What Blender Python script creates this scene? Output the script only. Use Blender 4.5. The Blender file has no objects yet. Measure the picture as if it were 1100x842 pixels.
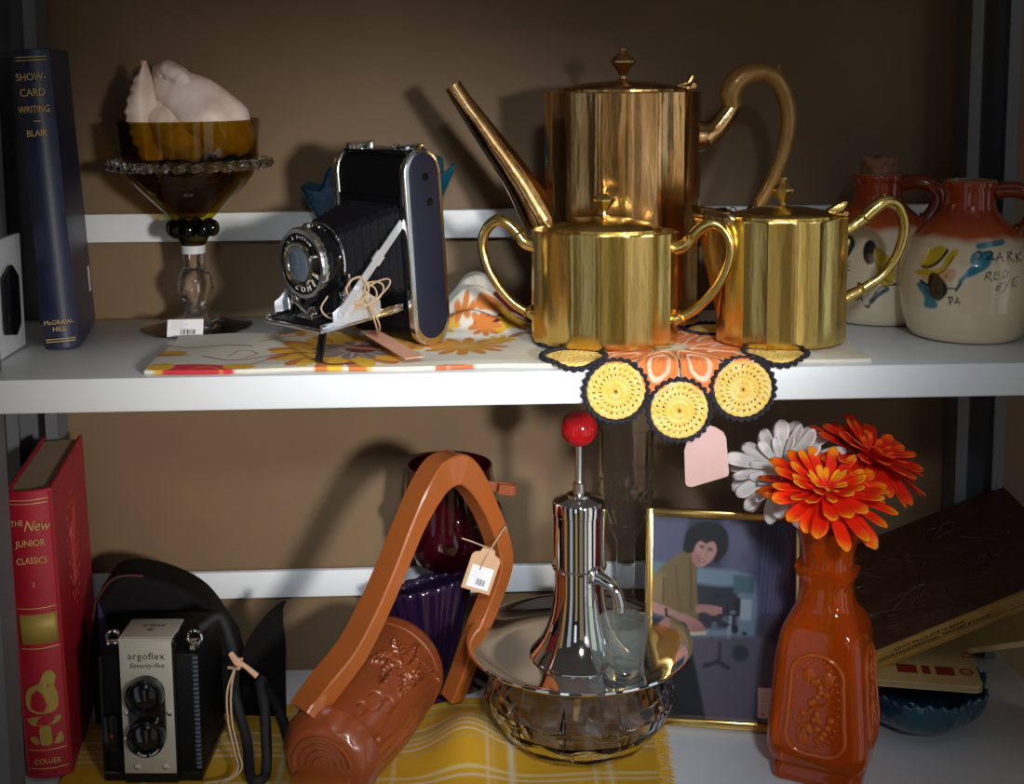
import bpy, bmesh, math, random
import numpy as np
from mathutils import Vector, Matrix, Euler

random.seed(7)
SC = bpy.context.scene
COL = SC.collection
R = math.radians
PI = math.pi

# ------------------------------------------------------------------ camera
W_, H_, FPX = 1100.0, 842.0, 1350.0
YAW, PITCH, ROLL = R(2.3), R(7.14), R(0.45)
fw = Vector((math.sin(YAW) * math.cos(PITCH), math.cos(YAW) * math.cos(PITCH), -math.sin(PITCH)))
rt = Vector((math.cos(YAW), -math.sin(YAW), 0))
up = rt.cross(fw)
rt2 = rt * math.cos(ROLL) - up * math.sin(ROLL)
up2 = up * math.cos(ROLL) + rt * math.sin(ROLL)
cam_d = bpy.data.cameras.new('camera')
cam = bpy.data.objects.new('camera', cam_d)
COL.objects.link(cam)
cam.matrix_world = Matrix(((rt2.x, up2.x, -fw.x, 0.0), (rt2.y, up2.y, -fw.y, -0.9),
                           (rt2.z, up2.z, -fw.z, 0.217), (0, 0, 0, 1)))
cam_d.sensor_width = 36.0
cam_d.lens = 36.0 * FPX / W_
cam_d.shift_y = -(421.0 - 247.0) / W_
cam_d.clip_start = 0.02
SC.camera = cam

# ------------------------------------------------------------------ world, lamps, exposure
GLOW_PATCHES = [(-66, 5, -.55, .40, (1.0, .62, .25), .50), (-40, 6, -.60, .42, (.80, .90, 1.0), .80), (-17, 4, -.60, -.05, (1.0, .78, .42), .60), (4, 7, -.50, .30, (1.0, .84, .50), .42),
           (24, 5, -.60, .42, (.95, .97, 1.0), .90), (44, 8, -.60, .45, (1.0, .97, .90), 1.5), (68, 5, -.50, .42, (.74, .86, 1.0), 1.7),
           (10, 60, .80, .84, (1.0, .97, .92), 1.4), (-20, 70, .90, .92, (.9, .95, 1.0), 1.2)]
wd = bpy.data.worlds.new('World')
SC.world = wd
wd.use_nodes = True
nt = wd.node_tree
bg = nt.nodes['Background']
tc = nt.nodes.new('ShaderNodeTexCoord')
sx = nt.nodes.new('ShaderNodeSeparateXYZ')
cr = nt.nodes.new('ShaderNodeValToRGB')
mr = nt.nodes.new('ShaderNodeMapRange')
mr.inputs['From Min'].default_value = -1
nt.links.new(tc.outputs['Generated'], sx.inputs[0])
nt.links.new(sx.outputs['Z'], mr.inputs['Value'])
nt.links.new(mr.outputs[0], cr.inputs[0])
cr.color_ramp.elements[0].color = (0.16, 0.085, 0.03, 1)
cr.color_ramp.elements[1].color = (0.10, 0.09, 0.08, 1)
e = cr.color_ramp.elements.new(0.5)
e.color = (0.035, 0.028, 0.022, 1)


def wmath(op, a_, b_=None):
    n_ = nt.nodes.new('ShaderNodeMath')
    n_.operation = op
    for i_, x_ in enumerate((a_, b_)):
        if x_ is None:
            continue
        if isinstance(x_, (int, float)):
            n_.inputs[i_].default_value = x_
        else:
            nt.links.new(x_, n_.inputs[i_])
    return n_.outputs[0]


# bright patches added to the world for metal and glass to reflect: (azimuth, half width, low, high, colour, strength)
az = wmath('ARCTAN2', sx.outputs['X'], wmath('MULTIPLY', sx.outputs['Y'], -1.0))
el = sx.outputs['Z']
last = cr.outputs[0]
for (az0, hw0, e0, e1, colr, st0) in GLOW_PATCHES:
    m1 = wmath('LESS_THAN', wmath('ABSOLUTE', wmath('SUBTRACT', az, R(az0))), R(hw0))
    m2 = wmath('MULTIPLY', wmath('GREATER_THAN', el, e0), wmath('LESS_THAN', el, e1))
    mk = wmath('MULTIPLY', m1, m2)
    mxw = nt.nodes.new('ShaderNodeMix')
    mxw.data_type = 'RGBA'
    nt.links.new(mk, mxw.inputs[0])
    nt.links.new(last, mxw.inputs[6])
    mxw.inputs[7].default_value = (colr[0] * st0, colr[1] * st0, colr[2] * st0, 1)
    last = mxw.outputs[2]
nt.links.new(last, bg.inputs[0])
bg.inputs[1].default_value = 0.46


def aim(o, target):
    d = Vector(target) - o.location
    o.rotation_euler = d.to_track_quat('-Z', 'Y').to_euler()


def area(name, loc, target, sx_, sy_, power, color):
    l = bpy.data.lights.new(name, 'AREA')
    l.shape = 'RECTANGLE'
    l.size, l.size_y = sx_, sy_
    l.energy = power
    l.color = color
    o = bpy.data.objects.new(name, l)
    COL.objects.link(o)
    o.location = loc
    aim(o, target)
    return o


def spot(name, loc, target, power, color, angle, blend, rad):
    l = bpy.data.lights.new(name, 'SPOT')
    l.energy = power
    l.color = color
    l.spot_size = R(angle)
    l.spot_blend = blend
    l.shadow_soft_size = rad
    o = bpy.data.objects.new(name, l)
    COL.objects.link(o)
    o.location = loc
    aim(o, target)
    return o


spot('shop_spotlight', (0.60, -1.45, 0.26), (-0.06, 0.10, -0.06), 104, (1.0, 0.95, 0.88), 25, 1.0, 0.07)
spot('added_centre_spot', (0.15, -1.6, 0.80), (0.09, 0.0, -0.05), 86, (0.84, 0.92, 1.0), 22, 1.0, 0.10)  # unseen spot added to brighten the middle and let the edges fall off
area('added_cool_fill', (-0.75, -2.4, 0.25), (0.0, 0.1, -0.1), 0.35, 0.9, 0.9, (0.78, 0.87, 1.0))  # unseen panel added as cool fill and for reflections
SC.view_settings.view_transform = 'Standard'
SC.view_settings.look = 'None'
SC.view_settings.gamma = 1.0
SC.view_settings.use_curve_mapping = False
SC.view_settings.exposure = 0.0
try:
    SC.cycles.max_bounces = 14
    SC.cycles.transmission_bounces = 12
    SC.cycles.transparent_max_bounces = 16
    SC.cycles.use_denoising = True
except Exception:
    pass

# ------------------------------------------------------------------ materials
MATS = {}


def mat(name, col=(0.8, 0.8, 0.8), rough=0.5, metal=0.0, trans=0.0, ior=1.5, coat=0.0, spec=0.5,
        attr=None, noise=None, bump=None, sheen=0.0, sss=0.0, streak=None, film=0):
    """noise=(scale, colour2, amount)  bump=(scale, strength, distance)"""
    if name in MATS:
        return MATS[name]
    m = bpy.data.materials.new(name)
    m.use_nodes = True
    t = m.node_tree
    b = t.nodes['Principled BSDF']
    b.inputs['Base Color'].default_value = (*col, 1)
    b.inputs['Roughness'].default_value = rough
    b.inputs['Metallic'].default_value = metal
    b.inputs['Transmission Weight'].default_value = trans
    b.inputs['IOR'].default_value = ior
    if film:
        b.inputs['Thin Film Thickness'].default_value = film
        b.inputs['Thin Film IOR'].default_value = 1.52
    b.inputs['Coat Weight'].default_value = coat
    b.inputs['Coat Roughness'].default_value = 0.05
    b.inputs['Specular IOR Level'].default_value = spec
    b.inputs['Sheen Weight'].default_value = sheen
    b.inputs['Subsurface Weight'].default_value = sss
    b.inputs['Subsurface Radius'].default_value = (0.01, 0.006, 0.004)
    src = None
    if attr:
        a = t.nodes.new('ShaderNodeAttribute')
        a.attribute_name = attr
        src = a.outputs['Color']
    co = t.nodes.new('ShaderNodeTexCoord').outputs['Object']
    if streak:
        mp = t.nodes.new('ShaderNodeMapping')
        mp.inputs['Scale'].default_value = (1, 1, streak)
        t.links.new(co, mp.inputs['Vector'])
        co = mp.outputs[0]
    if noise:
        n = t.nodes.new('ShaderNodeTexNoise')
        n.inputs['Scale'].default_value = noise[0]
        n.inputs['Detail'].default_value = 5
        t.links.new(co, n.inputs['Vector'])
        rmp = t.nodes.new('ShaderNodeValToRGB')
        rmp.color_ramp.elements[0].position = 0.38
        rmp.color_ramp.elements[1].position = 0.66
        t.links.new(n.outputs['Fac'], rmp.inputs[0])
        mul = t.nodes.new('ShaderNodeMath')
        mul.operation = 'MULTIPLY'
        mul.inputs[1].default_value = noise[2]
        t.links.new(rmp.outputs[0], mul.inputs[0])
        mx = t.nodes.new('ShaderNodeMix')
        mx.data_type = 'RGBA'
        t.links.new(mul.outputs[0], mx.inputs[0])
        if src:
            t.links.new(src, mx.inputs[6])
        else:
            mx.inputs[6].default_value = (*col, 1)
        mx.inputs[7].default_value = (*noise[1], 1)
        src = mx.outputs[2]
    if src:
        t.links.new(src, b.inputs['Base Color'])
    if bump:
        n2 = t.nodes.new('ShaderNodeTexNoise')
        n2.inputs['Scale'].default_value = bump[0]
        n2.inputs['Detail'].default_value = 4
        t.links.new(co, n2.inputs['Vector'])
        bp = t.nodes.new('ShaderNodeBump')
        bp.inputs['Strength'].default_value = bump[1]
        bp.inputs['Distance'].default_value = bump[2]
        t.links.new(n2.outputs['Fac'], bp.inputs['Height'])
        t.links.new(bp.outputs[0], b.inputs['Normal'])
    MATS[name] = m
    return m


def clear_glass(name, col, rough=0.0, body=0.0, body_col=(1, 1, 1)):
    """thin-walled blown glass: Fresnel reflection over tinted see-through, optional milky body"""
    if name in MATS:
        return MATS[name]
    m = bpy.data.materials.new(name)
    m.use_nodes = True
    t = m.node_tree
    t.nodes.remove(t.nodes['Principled BSDF'])
    out = t.nodes['Material Output']
    tr = t.nodes.new('ShaderNodeBsdfTransparent')
    tr.inputs[0].default_value = (*col, 1)
    gl = t.nodes.new('ShaderNodeBsdfGlossy')
    gl.inputs['Roughness'].default_value = max(rough, 0.02)
    fr = t.nodes.new('ShaderNodeFresnel')
    ge = t.nodes.new('ShaderNodeNewGeometry')
    io = t.nodes.new('ShaderNodeMapRange')      # the same air-to-glass step on both faces of the wall
    io.inputs['To Min'].default_value = 1.5
    io.inputs['To Max'].default_value = 1 / 1.5
    t.links.new(ge.outputs['Backfacing'], io.inputs['Value'])
    t.links.new(io.outputs[0], fr.inputs['IOR'])
    mx = t.nodes.new('ShaderNodeMixShader')
    t.links.new(fr.outputs[0], mx.inputs[0])
    last = tr.outputs[0]
    if body > 0:
        df = t.nodes.new('ShaderNodeBsdfTranslucent')
        df.inputs[0].default_value = (*body_col, 1)
        d2 = t.nodes.new('ShaderNodeBsdfDiffuse')
        d2.inputs[0].default_value = (*body_col, 1)
        ad = t.nodes.new('ShaderNodeMixShader')
        ad.inputs[0].default_value = 0.5
        t.links.new(df.outputs[0], ad.inputs[1])
        t.links.new(d2.outputs[0], ad.inputs[2])
        m2 = t.nodes.new('ShaderNodeMixShader')
        m2.inputs[0].default_value = body
        t.links.new(tr.outputs[0], m2.inputs[1])
        t.links.new(ad.outputs[0], m2.inputs[2])
        last = m2.outputs[0]
    t.links.new(last, mx.inputs[1])
    t.links.new(gl.outputs[0], mx.inputs[2])
    t.links.new(mx.outputs[0], out.inputs['Surface'])
    MATS[name] = m
    return m


# ------------------------------------------------------------------ mesh building
def rotz(a):
    return Matrix.Rotation(a, 4, 'Z')


def T(x, y, z):
    return Matrix.Translation((x, y, z))


def spl(pts, n=8, closed=False):
    """Catmull-Rom through the points"""
    P = [Vector(p) for p in pts]
    out = []
    N = len(P)
    rng = range(N) if closed else range(N - 1)
    for i in rng:
        if closed:
            p0, p1, p2, p3 = P[(i - 1) % N], P[i], P[(i + 1) % N], P[(i + 2) % N]
        else:
            p1, p2 = P[i], P[i + 1]
            p0 = P[i - 1] if i > 0 else p1 * 2 - p2
            p3 = P[i + 2] if i + 2 < N else p2 * 2 - p1
        for k in range(n):
            t = k / n
            out.append(0.5 * ((2 * p1) + (p2 - p0) * t + (2 * p0 - 5 * p1 + 4 * p2 - p3) * t * t
                              + (3 * p1 - p0 - 3 * p2 + p3) * t ** 3))
    if not closed:
        out.append(P[-1])
    return out


def lerp_list(vals, n):
    """resample a list of numbers to n entries"""
    xs = np.linspace(0, 1, len(vals))
    return list(np.interp(np.linspace(0, 1, n), xs, vals))


class MB:
    def __init__(s):
        s.v, s.f = [], []

    def add(s, verts, faces, M=None):
        o = len(s.v)
        for p in verts:
            q = Vector(p)
            if M is not None:
                q = M @ q
            s.v.append((q.x, q.y, q.z))
        s.f += [tuple(i + o for i in f) for f in faces]
        return s

    def rings(s, rings, closed=True, cap0=True, cap1=True, M=None):
        n = len(rings[0])
        V = [p for r in rings for p in r]
        F = []
        for i in range(len(rings) - 1):
            for j in range(n if closed else n - 1):
                k = (j + 1) % n
                F.append((i * n + j, i * n + k, (i + 1) * n + k, (i + 1) * n + j))
        if cap0:
            F.append(tuple(reversed(range(n))))
        if cap1:
            F.append(tuple((len(rings) - 1) * n + j for j in range(n)))
        return s.add(V, F, M)

    def lathe(s, prof, n=48, M=None, cap0=True, cap1=True, sx=1.0, sy=1.0, fn=None):
        rs = []
        for (r, z) in prof:
            ring = []
            for j in range(n):
                a = 2 * PI * j / n
                rr, zz = (r, z) if fn is None else fn(r, z, a)
                ring.append((rr * math.cos(a) * sx, rr * math.sin(a) * sy, zz))
            rs.append(ring)
        return s.rings(rs, True, cap0, cap1, M)

    def tube(s, pts, r, n=10, M=None, closed=False, sec=None, caps=True, up=None):
        P = [Vector(p) for p in pts]
        N = len(P)
        rr = r if isinstance(r, (list, tuple)) else [r] * N
        if len(rr) != N:
            rr = lerp_list(rr, N)
        tans = []
        for i in range(N):
            a = P[(i - 1) % N] if (closed or i > 0) else P[i]
            b = P[(i + 1) % N] if (closed or i < N - 1) else P[i]
            d = (b - a)
            tans.append(d.normalized() if d.length > 1e-9 else Vector((0, 0, 1)))
        nrm = Vector(up) if up is not None else (Vector((0, 0, 1)) if abs(tans[0].z) < 0.9 else Vector((1, 0, 0)))
        rs = []
        for i in range(N):
            t = tans[i]
            if up is not None:
                nrm = Vector(up)
            nrm = nrm - t * nrm.dot(t)
            if nrm.length < 1e-6:
                nrm = t.orthogonal()
            nrm.normalize()
            bn = t.cross(nrm)
            ring = []
            shape = sec if sec else [(math.cos(2 * PI * k / n), math.sin(2 * PI * k / n)) for k in range(n)]
            for (a, b) in shape:
                ring.append(P[i] + nrm * (a * rr[i]) + bn * (b * rr[i]))
            rs.append(ring)
        if closed:
            rs.append(rs[0])
        return s.rings(rs, True, caps and not closed, caps and not closed, M)

    def box(s, c, d, bev=0.0, M=None, seg=2):
        bm = bmesh.new()
        bmesh.ops.create_cube(bm, size=1.0)
        for v in bm.verts:
            v.co = Vector((v.co.x * d[0], v.co.y * d[1], v.co.z * d[2]))
        if bev > 0:
            bmesh.ops.bevel(bm, geom=bm.edges[:], offset=min(bev, min(d) * 0.49), segments=seg, profile=0.5, affect='EDGES')
        for v in bm.verts:
            v.co += Vector(c)
        bm.verts.index_update()
        s.add([v.co for v in bm.verts], [[v.index for v in f.verts] for f in bm.faces], M)
        bm.free()
        return s

    def prism(s, poly, z0, z1, M=None, bev=0.0, seg=2):
        """2D outline extruded along Z"""
        bm = bmesh.new()
        vs = [bm.verts.new((p[0], p[1], z0)) for p in poly]
        f = bm.faces.new(vs)
        r = bmesh.ops.extrude_face_region(bm, geom=[f])
        for g in r['geom']:
            if isinstance(g, bmesh.types.BMVert):
                g.co.z = z1
        bmesh.ops.recalc_face_normals(bm, faces=bm.faces[:])
        if bev > 0:
            eds = [e for e in bm.edges if abs(e.verts[0].co.z - e.verts[1].co.z) < 1e-7]
            bmesh.ops.bevel(bm, geom=eds, offset=bev, segments=seg, profile=0.5, affect='EDGES')
        bm.verts.index_update()
        s.add([v.co for v in bm.verts], [[v.index for v in f.verts] for f in bm.faces], M)
        bm.free()
        return s

    def ball(s, c, r, sc=(1, 1, 1), M=None, n=20, m=12):
        prof = [(math.sin(PI * i / m), -math.cos(PI * i / m)) for i in range(1, m)]
        rs = [[(c[0] + q * r * sc[0] * math.cos(2 * PI * j / n), c[1] + q * r * sc[1] * math.sin(2 * PI * j / n),
                c[2] + z * r * sc[2]) for j in range(n)] for q, z in prof]
        return s.rings(rs, True, True, True, M)

    def grid(s, fn, nu, nv, M=None, closed_u=False):
        V = [fn(i / (nu if closed_u else nu - 1), j / (nv - 1)) for j in range(nv) for i in range(nu)]
        F = []
        for j in range(nv - 1):
            for i in range(nu if closed_u else nu - 1):
                k = (i + 1) % nu
                F.append((j * nu + i, j * nu + k, (j + 1) * nu + k, (j + 1) * nu + i))
        return s.add(V, F, M)

    def torus(s, c, R_, r, axis='Z', n=40, m=10, M=None):
        pts = []
        for k in range(n):
            a = 2 * PI * k / n
            x, y = R_ * math.cos(a), R_ * math.sin(a)
            pts.append({'Z': (c[0] + x, c[1] + y, c[2]), 'Y': (c[0] + x, c[1], c[2] + y), 'X': (c[0], c[1] + x, c[2] + y)}[axis])
        return s.tube(pts, r, m, M, closed=True)

    def build(s, name, material, parent=None, smooth=40, solid=None, fix=None, off=-1):
        if fix is None:
            fix = not solid
        me = bpy.data.meshes.new(name)
        me.from_pydata(s.v, [], s.f)
        if fix:
            bm = bmesh.new()
            bm.from_mesh(me)
            bmesh.ops.recalc_face_normals(bm, faces=bm.faces[:])
            bm.to_mesh(me)
            bm.free()
        me.materials.append(material)
        if smooth:
            me.shade_smooth()
            me.set_sharp_from_angle(angle=R(smooth))
        o = bpy.data.objects.new(name, me)
        COL.objects.link(o)
        if parent is not None:
            o.parent = parent
        if solid:
            md = o.modifiers.new('Solidify', 'SOLIDIFY')
            md.thickness = solid
            md.offset = off
        return o


def tag(o, label, cat, group=None):
    o['label'] = label
    o['category'] = cat
    if group:
        o['group'] = group
    return o


def thing(name, label, cat, loc=(0, 0, 0), rot=(0, 0, 0), group=None):
    o = bpy.data.objects.new(name, None)
    o.empty_display_size = 0.02
    COL.objects.link(o)
    o.location = loc
    o.rotation_euler = rot
    return tag(o, label, cat, group)


def text(body, size, material, parent, M, name='lettering', shear=0.0, space=1.0, ext=0.00015, ax='CENTER', sxx=1.0):
    cu = bpy.data.curves.new('t', 'FONT')
    cu.body = body
    cu.size = size
    cu.shear = shear
    cu.space_character = space
    cu.align_x = ax
    cu.align_y = 'CENTER'
    cu.extrude = ext
    cu.resolution_u = 3
    to = bpy.data.objects.new('t', cu)
    COL.objects.link(to)
    dg = bpy.context.evaluated_depsgraph_get()
    me = bpy.data.meshes.new_from_object(to.evaluated_get(dg))
    bpy.data.objects.remove(to)
    bpy.data.curves.remove(cu)
    me.transform(M @ Matrix.Diagonal((sxx, 1, 1, 1)))
    me.materials.clear()
    me.materials.append(material)
    me.name = name
    o = bpy.data.objects.new(name, me)
    COL.objects.link(o)
    o.parent = parent
    return o


def frame_m(o, x, y):
    """matrix whose X, Y axes are the given directions and origin o"""
    x = Vector(x).normalized()
    y = Vector(y)
    y = (y - x * y.dot(x)).normalized()
    z = x.cross(y)
    return Matrix(((x.x, y.x, z.x, o[0]), (x.y, y.y, z.y, o[1]), (x.z, y.z, z.z, o[2]), (0, 0, 0, 1)))


# ------------------------------------------------------------------ surface painting (own colour of printed / hand-painted things)
class Paint:
    def __init__(s, u, v, base):
        s.u, s.v = np.asarray(u, float), np.asarray(v, float)
        s.c = np.tile(np.array(base, float), (len(s.u), 1))

    def mix(s, a, col):
        a = np.clip(a, 0, 1)[:, None]
        s.c = s.c * (1 - a) + np.array(col, float) * a

    @staticmethod
    def _seg(u, v, p, q):
        d = np.array(q, float) - np.array(p, float)
        L = d @ d + 1e-12
        t = np.clip(((u - p[0]) * d[0] + (v - p[1]) * d[1]) / L, 0, 1)
        return np.hypot(u - p[0] - t * d[0], v - p[1] - t * d[1])

    def sdf_poly(s, pts):
        n = len(pts)
        dist = np.full(len(s.u), 1e9)
        ins = np.zeros(len(s.u), bool)
        for i in range(n):
            p, q = pts[i], pts[(i + 1) % n]
            dist = np.minimum(dist, s._seg(s.u, s.v, p, q))
            c = ((p[1] > s.v) != (q[1] > s.v))
            x = (q[0] - p[0]) * (s.v - p[1]) / ((q[1] - p[1]) + 1e-12) + p[0]
            ins ^= c & (s.u < x)
        return np.where(ins, -dist, dist)

    def poly(s, pts, col, soft=0.4, a=1.0, smooth=0):
        if smooth:
            pts = [(p.x, p.y) for p in spl([(x, y, 0) for x, y in pts], smooth, True)]
        s.mix(a * (0.5 - s.sdf_poly(pts) / (2 * soft)), col)

    def stroke(s, pts, w, col, soft=0.3, a=1.0, smooth=0):
        if smooth:
            pts = [(p.x, p.y) for p in spl([(x, y, 0) for x, y in pts], smooth)]
        d = np.full(len(s.u), 1e9)
        for p, q in zip(pts[:-1], pts[1:]):
            d = np.minimum(d, s._seg(s.u, s.v, p, q))
        s.mix(a * (0.5 - (d - w / 2) / (2 * soft)), col)

    def ell(s, c, r, col, rot=0.0, soft=0.4, a=1.0):
        x, y = s.u - c[0], s.v - c[1]
        cs, sn = math.cos(rot), math.sin(rot)
        x, y = x * cs + y * sn, -x * sn + y * cs
        d = (np.hypot(x / r[0], y / r[1]) - 1) * min(r)
        s.mix(a * (0.5 - d / (2 * soft)), col)

    def apply(s, me, name='paint'):
        at = me.attributes.new(name, 'FLOAT_COLOR', 'POINT')
        at.data.foreach_set('color', np.hstack([s.c, np.ones((len(s.c), 1))]).astype(np.float32).ravel())


def flat_paint_mesh(name, w, h, nu, nv, ops, base, material, parent, M, scale=1000.0):
    """a printed sheet w x h (origin its lower corner), painted with ops(Paint) in millimetres"""
    mb = MB().grid(lambda a, b: (a * w, b * h, 0), nu, nv, M)
    uu = np.array([i / (nu - 1) * w * scale for j in range(nv) for i in range(nu)])
    vv = np.array([j / (nv - 1) * h * scale for j in range(nv) for i in range(nu)])
    o = mb.build(name, material, parent, smooth=0, fix=False)
    p = Paint(uu, vv, base)
    ops(p)
    p.apply(o.data)
    return o


# common materials
M_white = mat('white enamel', (0.74, 0.77, 0.80), 0.38, bump=(60, 0.05, 0.001))
M_chrome = mat('chrome', (0.86, 0.87, 0.89), 0.05, 1.0)
M_nickel = mat('brushed nickel', (0.78, 0.78, 0.76), 0.2, 1.0)
M_brass = mat('polished brass', (0.88, 0.64, 0.22), 0.21, 1.0, noise=(70, (0.60, 0.40, 0.10), 0.7), bump=(110, 0.22, 0.002), streak=.16)
M_brass2 = mat('copper brass', (0.80, 0.50, 0.22), 0.18, 1.0, noise=(60, (0.34, 0.18, 0.06), 0.8), bump=(90, 0.3, 0.002), streak=.16)
M_black = mat('black leatherette', (0.004, 0.004, 0.005), 0.5, spec=0.12, bump=(900, 0.35, 0.0006))
M_blackgl = mat('black enamel', (0.005, 0.005, 0.006), 0.14, spec=0.35)
M_gold = mat('gilt lettering', (0.62, 0.43, 0.14), 0.45, 0.3)
M_ink = mat('black ink', (0.015, 0.015, 0.015), 0.6)
M_paper = mat('white paper', (0.8, 0.8, 0.82), 0.7)
M_kraft = mat('kraft card', (0.55, 0.33, 0.19), 0.8, bump=(300, 0.15, 0.0005))
M_twine = mat('jute twine', (0.45, 0.31, 0.19), 0.9)
M_painted = mat('painted print', attr='paint', rough=0.65)
M_glass = mat('clear glass', (0.97, 0.98, 0.98), 0.0, trans=1.0, ior=1.48)
M_thin = clear_glass('thin clear glass', (0.95, 0.96, 0.96))
LOW = -0.336


def price_sticker(parent, M, w, h, name='price_sticker'):
    """white sticker with thin print lines and a small barcode; lies in the XY plane of M, centred"""
    def ops(p):
        W, H = w * 1000, h * 1000
        for k in range(4):
            p.stroke([(W * .12, H * (.85 - .13 * k)), (W * (.45 + .1 * (k % 2)), H * (.85 - .13 * k))], H * .03, (.5, .5, .55), soft=H * .03)
        x = W * .38
        for k in range(9):
            ww = W * (.012 + .014 * ((k * 7) % 3))
            p.poly([(x, H * .14), (x + ww, H * .14), (x + ww, H * .42), (x, H * .42)], (.03, .03, .03), soft=.05)
            x += ww + W * .02
    return flat_paint_mesh(name, w, h, 48, 32, ops, (.8, .8, .83), M_painted, parent, M @ T(-w / 2, -h / 2, 0))

CAMP = Vector((0, -0.9, 0.217))


def _ray(px, py):
    return fw + rt2 * ((px - 550) / FPX) - up2 * ((py - 247) / FPX)


def atz(px, py, z):
    """point of the level plane z seen at that place of the photograph"""
    d = _ray(px, py)
    return CAMP + d * ((z - CAMP.z) / d.z)


def aty(px, py, y):
    d = _ray(px, py)
    return CAMP + d * ((y - CAMP.y) / d.y)


# ================================================================== SETTING
M_wall = mat('tan wall', (0.175, 0.110, 0.054), 0.6, noise=(9, (0.13, 0.082, 0.04), 0.5), bump=(28, 0.25, 0.002))
o = MB().box((0.05, 0.25, 0.0), (3.0, 0.02, 2.6)).build('wall_back', M_wall)
o['kind'] = 'structure'

unit = thing('shelving_unit', 'white enamelled metal shelving unit carrying all the antiques', 'shelving unit', (0.05, 0.115, LOW - 0.026))
UZ = -(LOW - 0.026)
UM = T(-0.05, -0.115, UZ)
for zz in (0.0, LOW, 0.36):
    mb = MB()
    mb.box((0.055, 0.1125, zz - 0.013), (0.905, 0.225, 0.026), 0.0025, UM)
    mb.build('shelf', M_white, unit)
for zz in (0.0, LOW):
    mb = MB().box((0.05, 0.232, zz + 0.0815), (0.86, 0.008, 0.026), 0.002, UM)
    mb.build('back_rail', M_white, unit)
    for xs in (-0.3565, 0.4865):
        g = MB().box((xs, 0.072, zz + 0.047), (0.005, 0.086, 0.092), 0.0015, UM).build('side_guard', M_white, unit)
        if xs < 0:
            MB().prism([(-.013, -.022), (.006, -.026), (.016, -.018), (.016, .02), (.004, .03), (-.013, .022)], 0, 0.004,
                       UM @ T(-0.352, 0.075, zz + 0.042) @ rotz(R(90)) @ Matrix.Rotation(R(90), 4, 'X'), 0.001).build('clip', M_blackgl, g)
ch = [(-.0225, 0), (-.0225, -.03), (-.012, -.03), (-.012, -.0275), (-.0195, -.0275), (-.0195, -.003),
      (.0195, -.003), (.0195, -.0275), (.012, -.0275), (.012, -.03), (.0225, -.03), (.0225, 0)]
for (px_, py_, fl) in ((-0.3855, 0.237, 1), (0.4755, 0.237, 1), (-0.366, -0.001, -1), (0.512, -0.001, -1)):
    MB().prism([(x, y * fl) for x, y in ch][::fl], -0.9, 0.95, UM @ T(px_, py_, 0)).build('upright', mat('shade grey enamel', (.12, .125, .14), .5), unit)  # posts coloured darker than the white shelves, shade put into the colour

# ================================================================== UPPER SHELF
# ---- printed cloth
def cloth_z(x, y):
    t = min(1, max(0, (y - .095) / .07))
    t = t * t * (3 - 2 * t)
    g = math.exp(-((x - .012) / .030) ** 2) + .8 * math.exp(-((x - .045) / .012) ** 2) * 0
    z = .0046 + .032 * t * g * (1 + .22 * math.sin(y * 260 + x * 60)) + .0008 * math.sin(x * 55 + 1) * math.sin(y * 48)
    edge = min(1, max(0, (y - .006) / .01))
    return z * (0.75 + .25 * edge)


def cloth_pt(a, b):
    x = -.233 + a * .537
    y0 = .0065 + .001 * math.sin(x * 40)
    y1 = .128 + .07 * min(1, max(0, (x + .15) / .08)) + .004 * math.sin(x * 60)
    y = y0 + (y1 - y0) * b
    x += .012 * b * (1 if x < -.2 else 0) * 0
    return (x, y, cloth_z(x, y))


mb = MB().grid(cloth_pt, 520, 190)
cl = mb.build('printed_cloth', mat('printed cotton', attr='paint', rough=0.85, bump=(700, .25, .0004)), None, smooth=80, solid=.0034, fix=False)
tag(cl, 'folded cream cotton cloth printed with yellow and maroon flowers under the bellows camera', 'cloth')
cx_ = np.array([v[0] for v in mb.v]) * 1000
cy_ = np.array([v[1] for v in mb.v]) * 1000
p = Paint(cx_, cy_, (0.72, 0.68, 0.58))


def flower(p, c, r0, r1, n, col, ph=0.0, tip=None, soft=.8, sq=1.0):
    x, y = p.u - c[0], (p.v - c[1]) / sq
    th, rr = np.arctan2(y, x) + ph, np.hypot(x, y)
    lim = r0 + (r1 - r0) * np.abs(np.cos(n * th / 2)) ** 0.7
    a = 0.5 - (rr - lim) / (2 * soft)
    p.mix(a, col)
    if tip is not None:
        p.mix(np.clip(a, 0, 1) * np.clip((rr - r0 * .4) / (r1 - r0 * .4), 0, 1), tip)


YEL, ORA, MAR, RED_, GRY = (.72, .40, .03), (.62, .20, .04), (.13, .008, .02), (.60, .03, .05), (.22, .17, .15)


def cw(px, py):
    q = atz(px, py, .006)
    return (q.x * 1000, q.y * 1000)


c1 = cw(372, 374)
flower(p, c1, 30, 62, 13, ORA, .35)
flower(p, c1, 26, 58, 13, YEL, .2, (.80, .48, .04))
flower(p, (c1[0] + 6, c1[1]), 20, 34, 11, GRY, .5)
for k in range(16):
    a = k * .393
    p.stroke([(c1[0] + 6 + 5 * math.cos(a), c1[1] + 5 * math.sin(a)), (c1[0] + 6 + 30 * math.cos(a), c1[1] + 30 * math.sin(a))], 1.6, (.45, .38, .33))
p.ell((c1[0] + 12, c1[1] + 4), (13, 15), MAR)
flower(p, (c1[0] + 60, c1[1] + 20), 8, 22, 9, ORA, .4, YEL)
c2 = cw(322, 352)
flower(p, c2, 10, 26, 9, YEL, 0, ORA)
c3 = cw(500, 370)
flower(p, c3, 14, 34, 12, YEL, .1, ORA)
p.ell(c3, (10, 8), (.7, .42, .12))
c4 = cw(212, 391.5)
p.ell((c4[0], c4[1] - 3), (30, 9), RED_)
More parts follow.
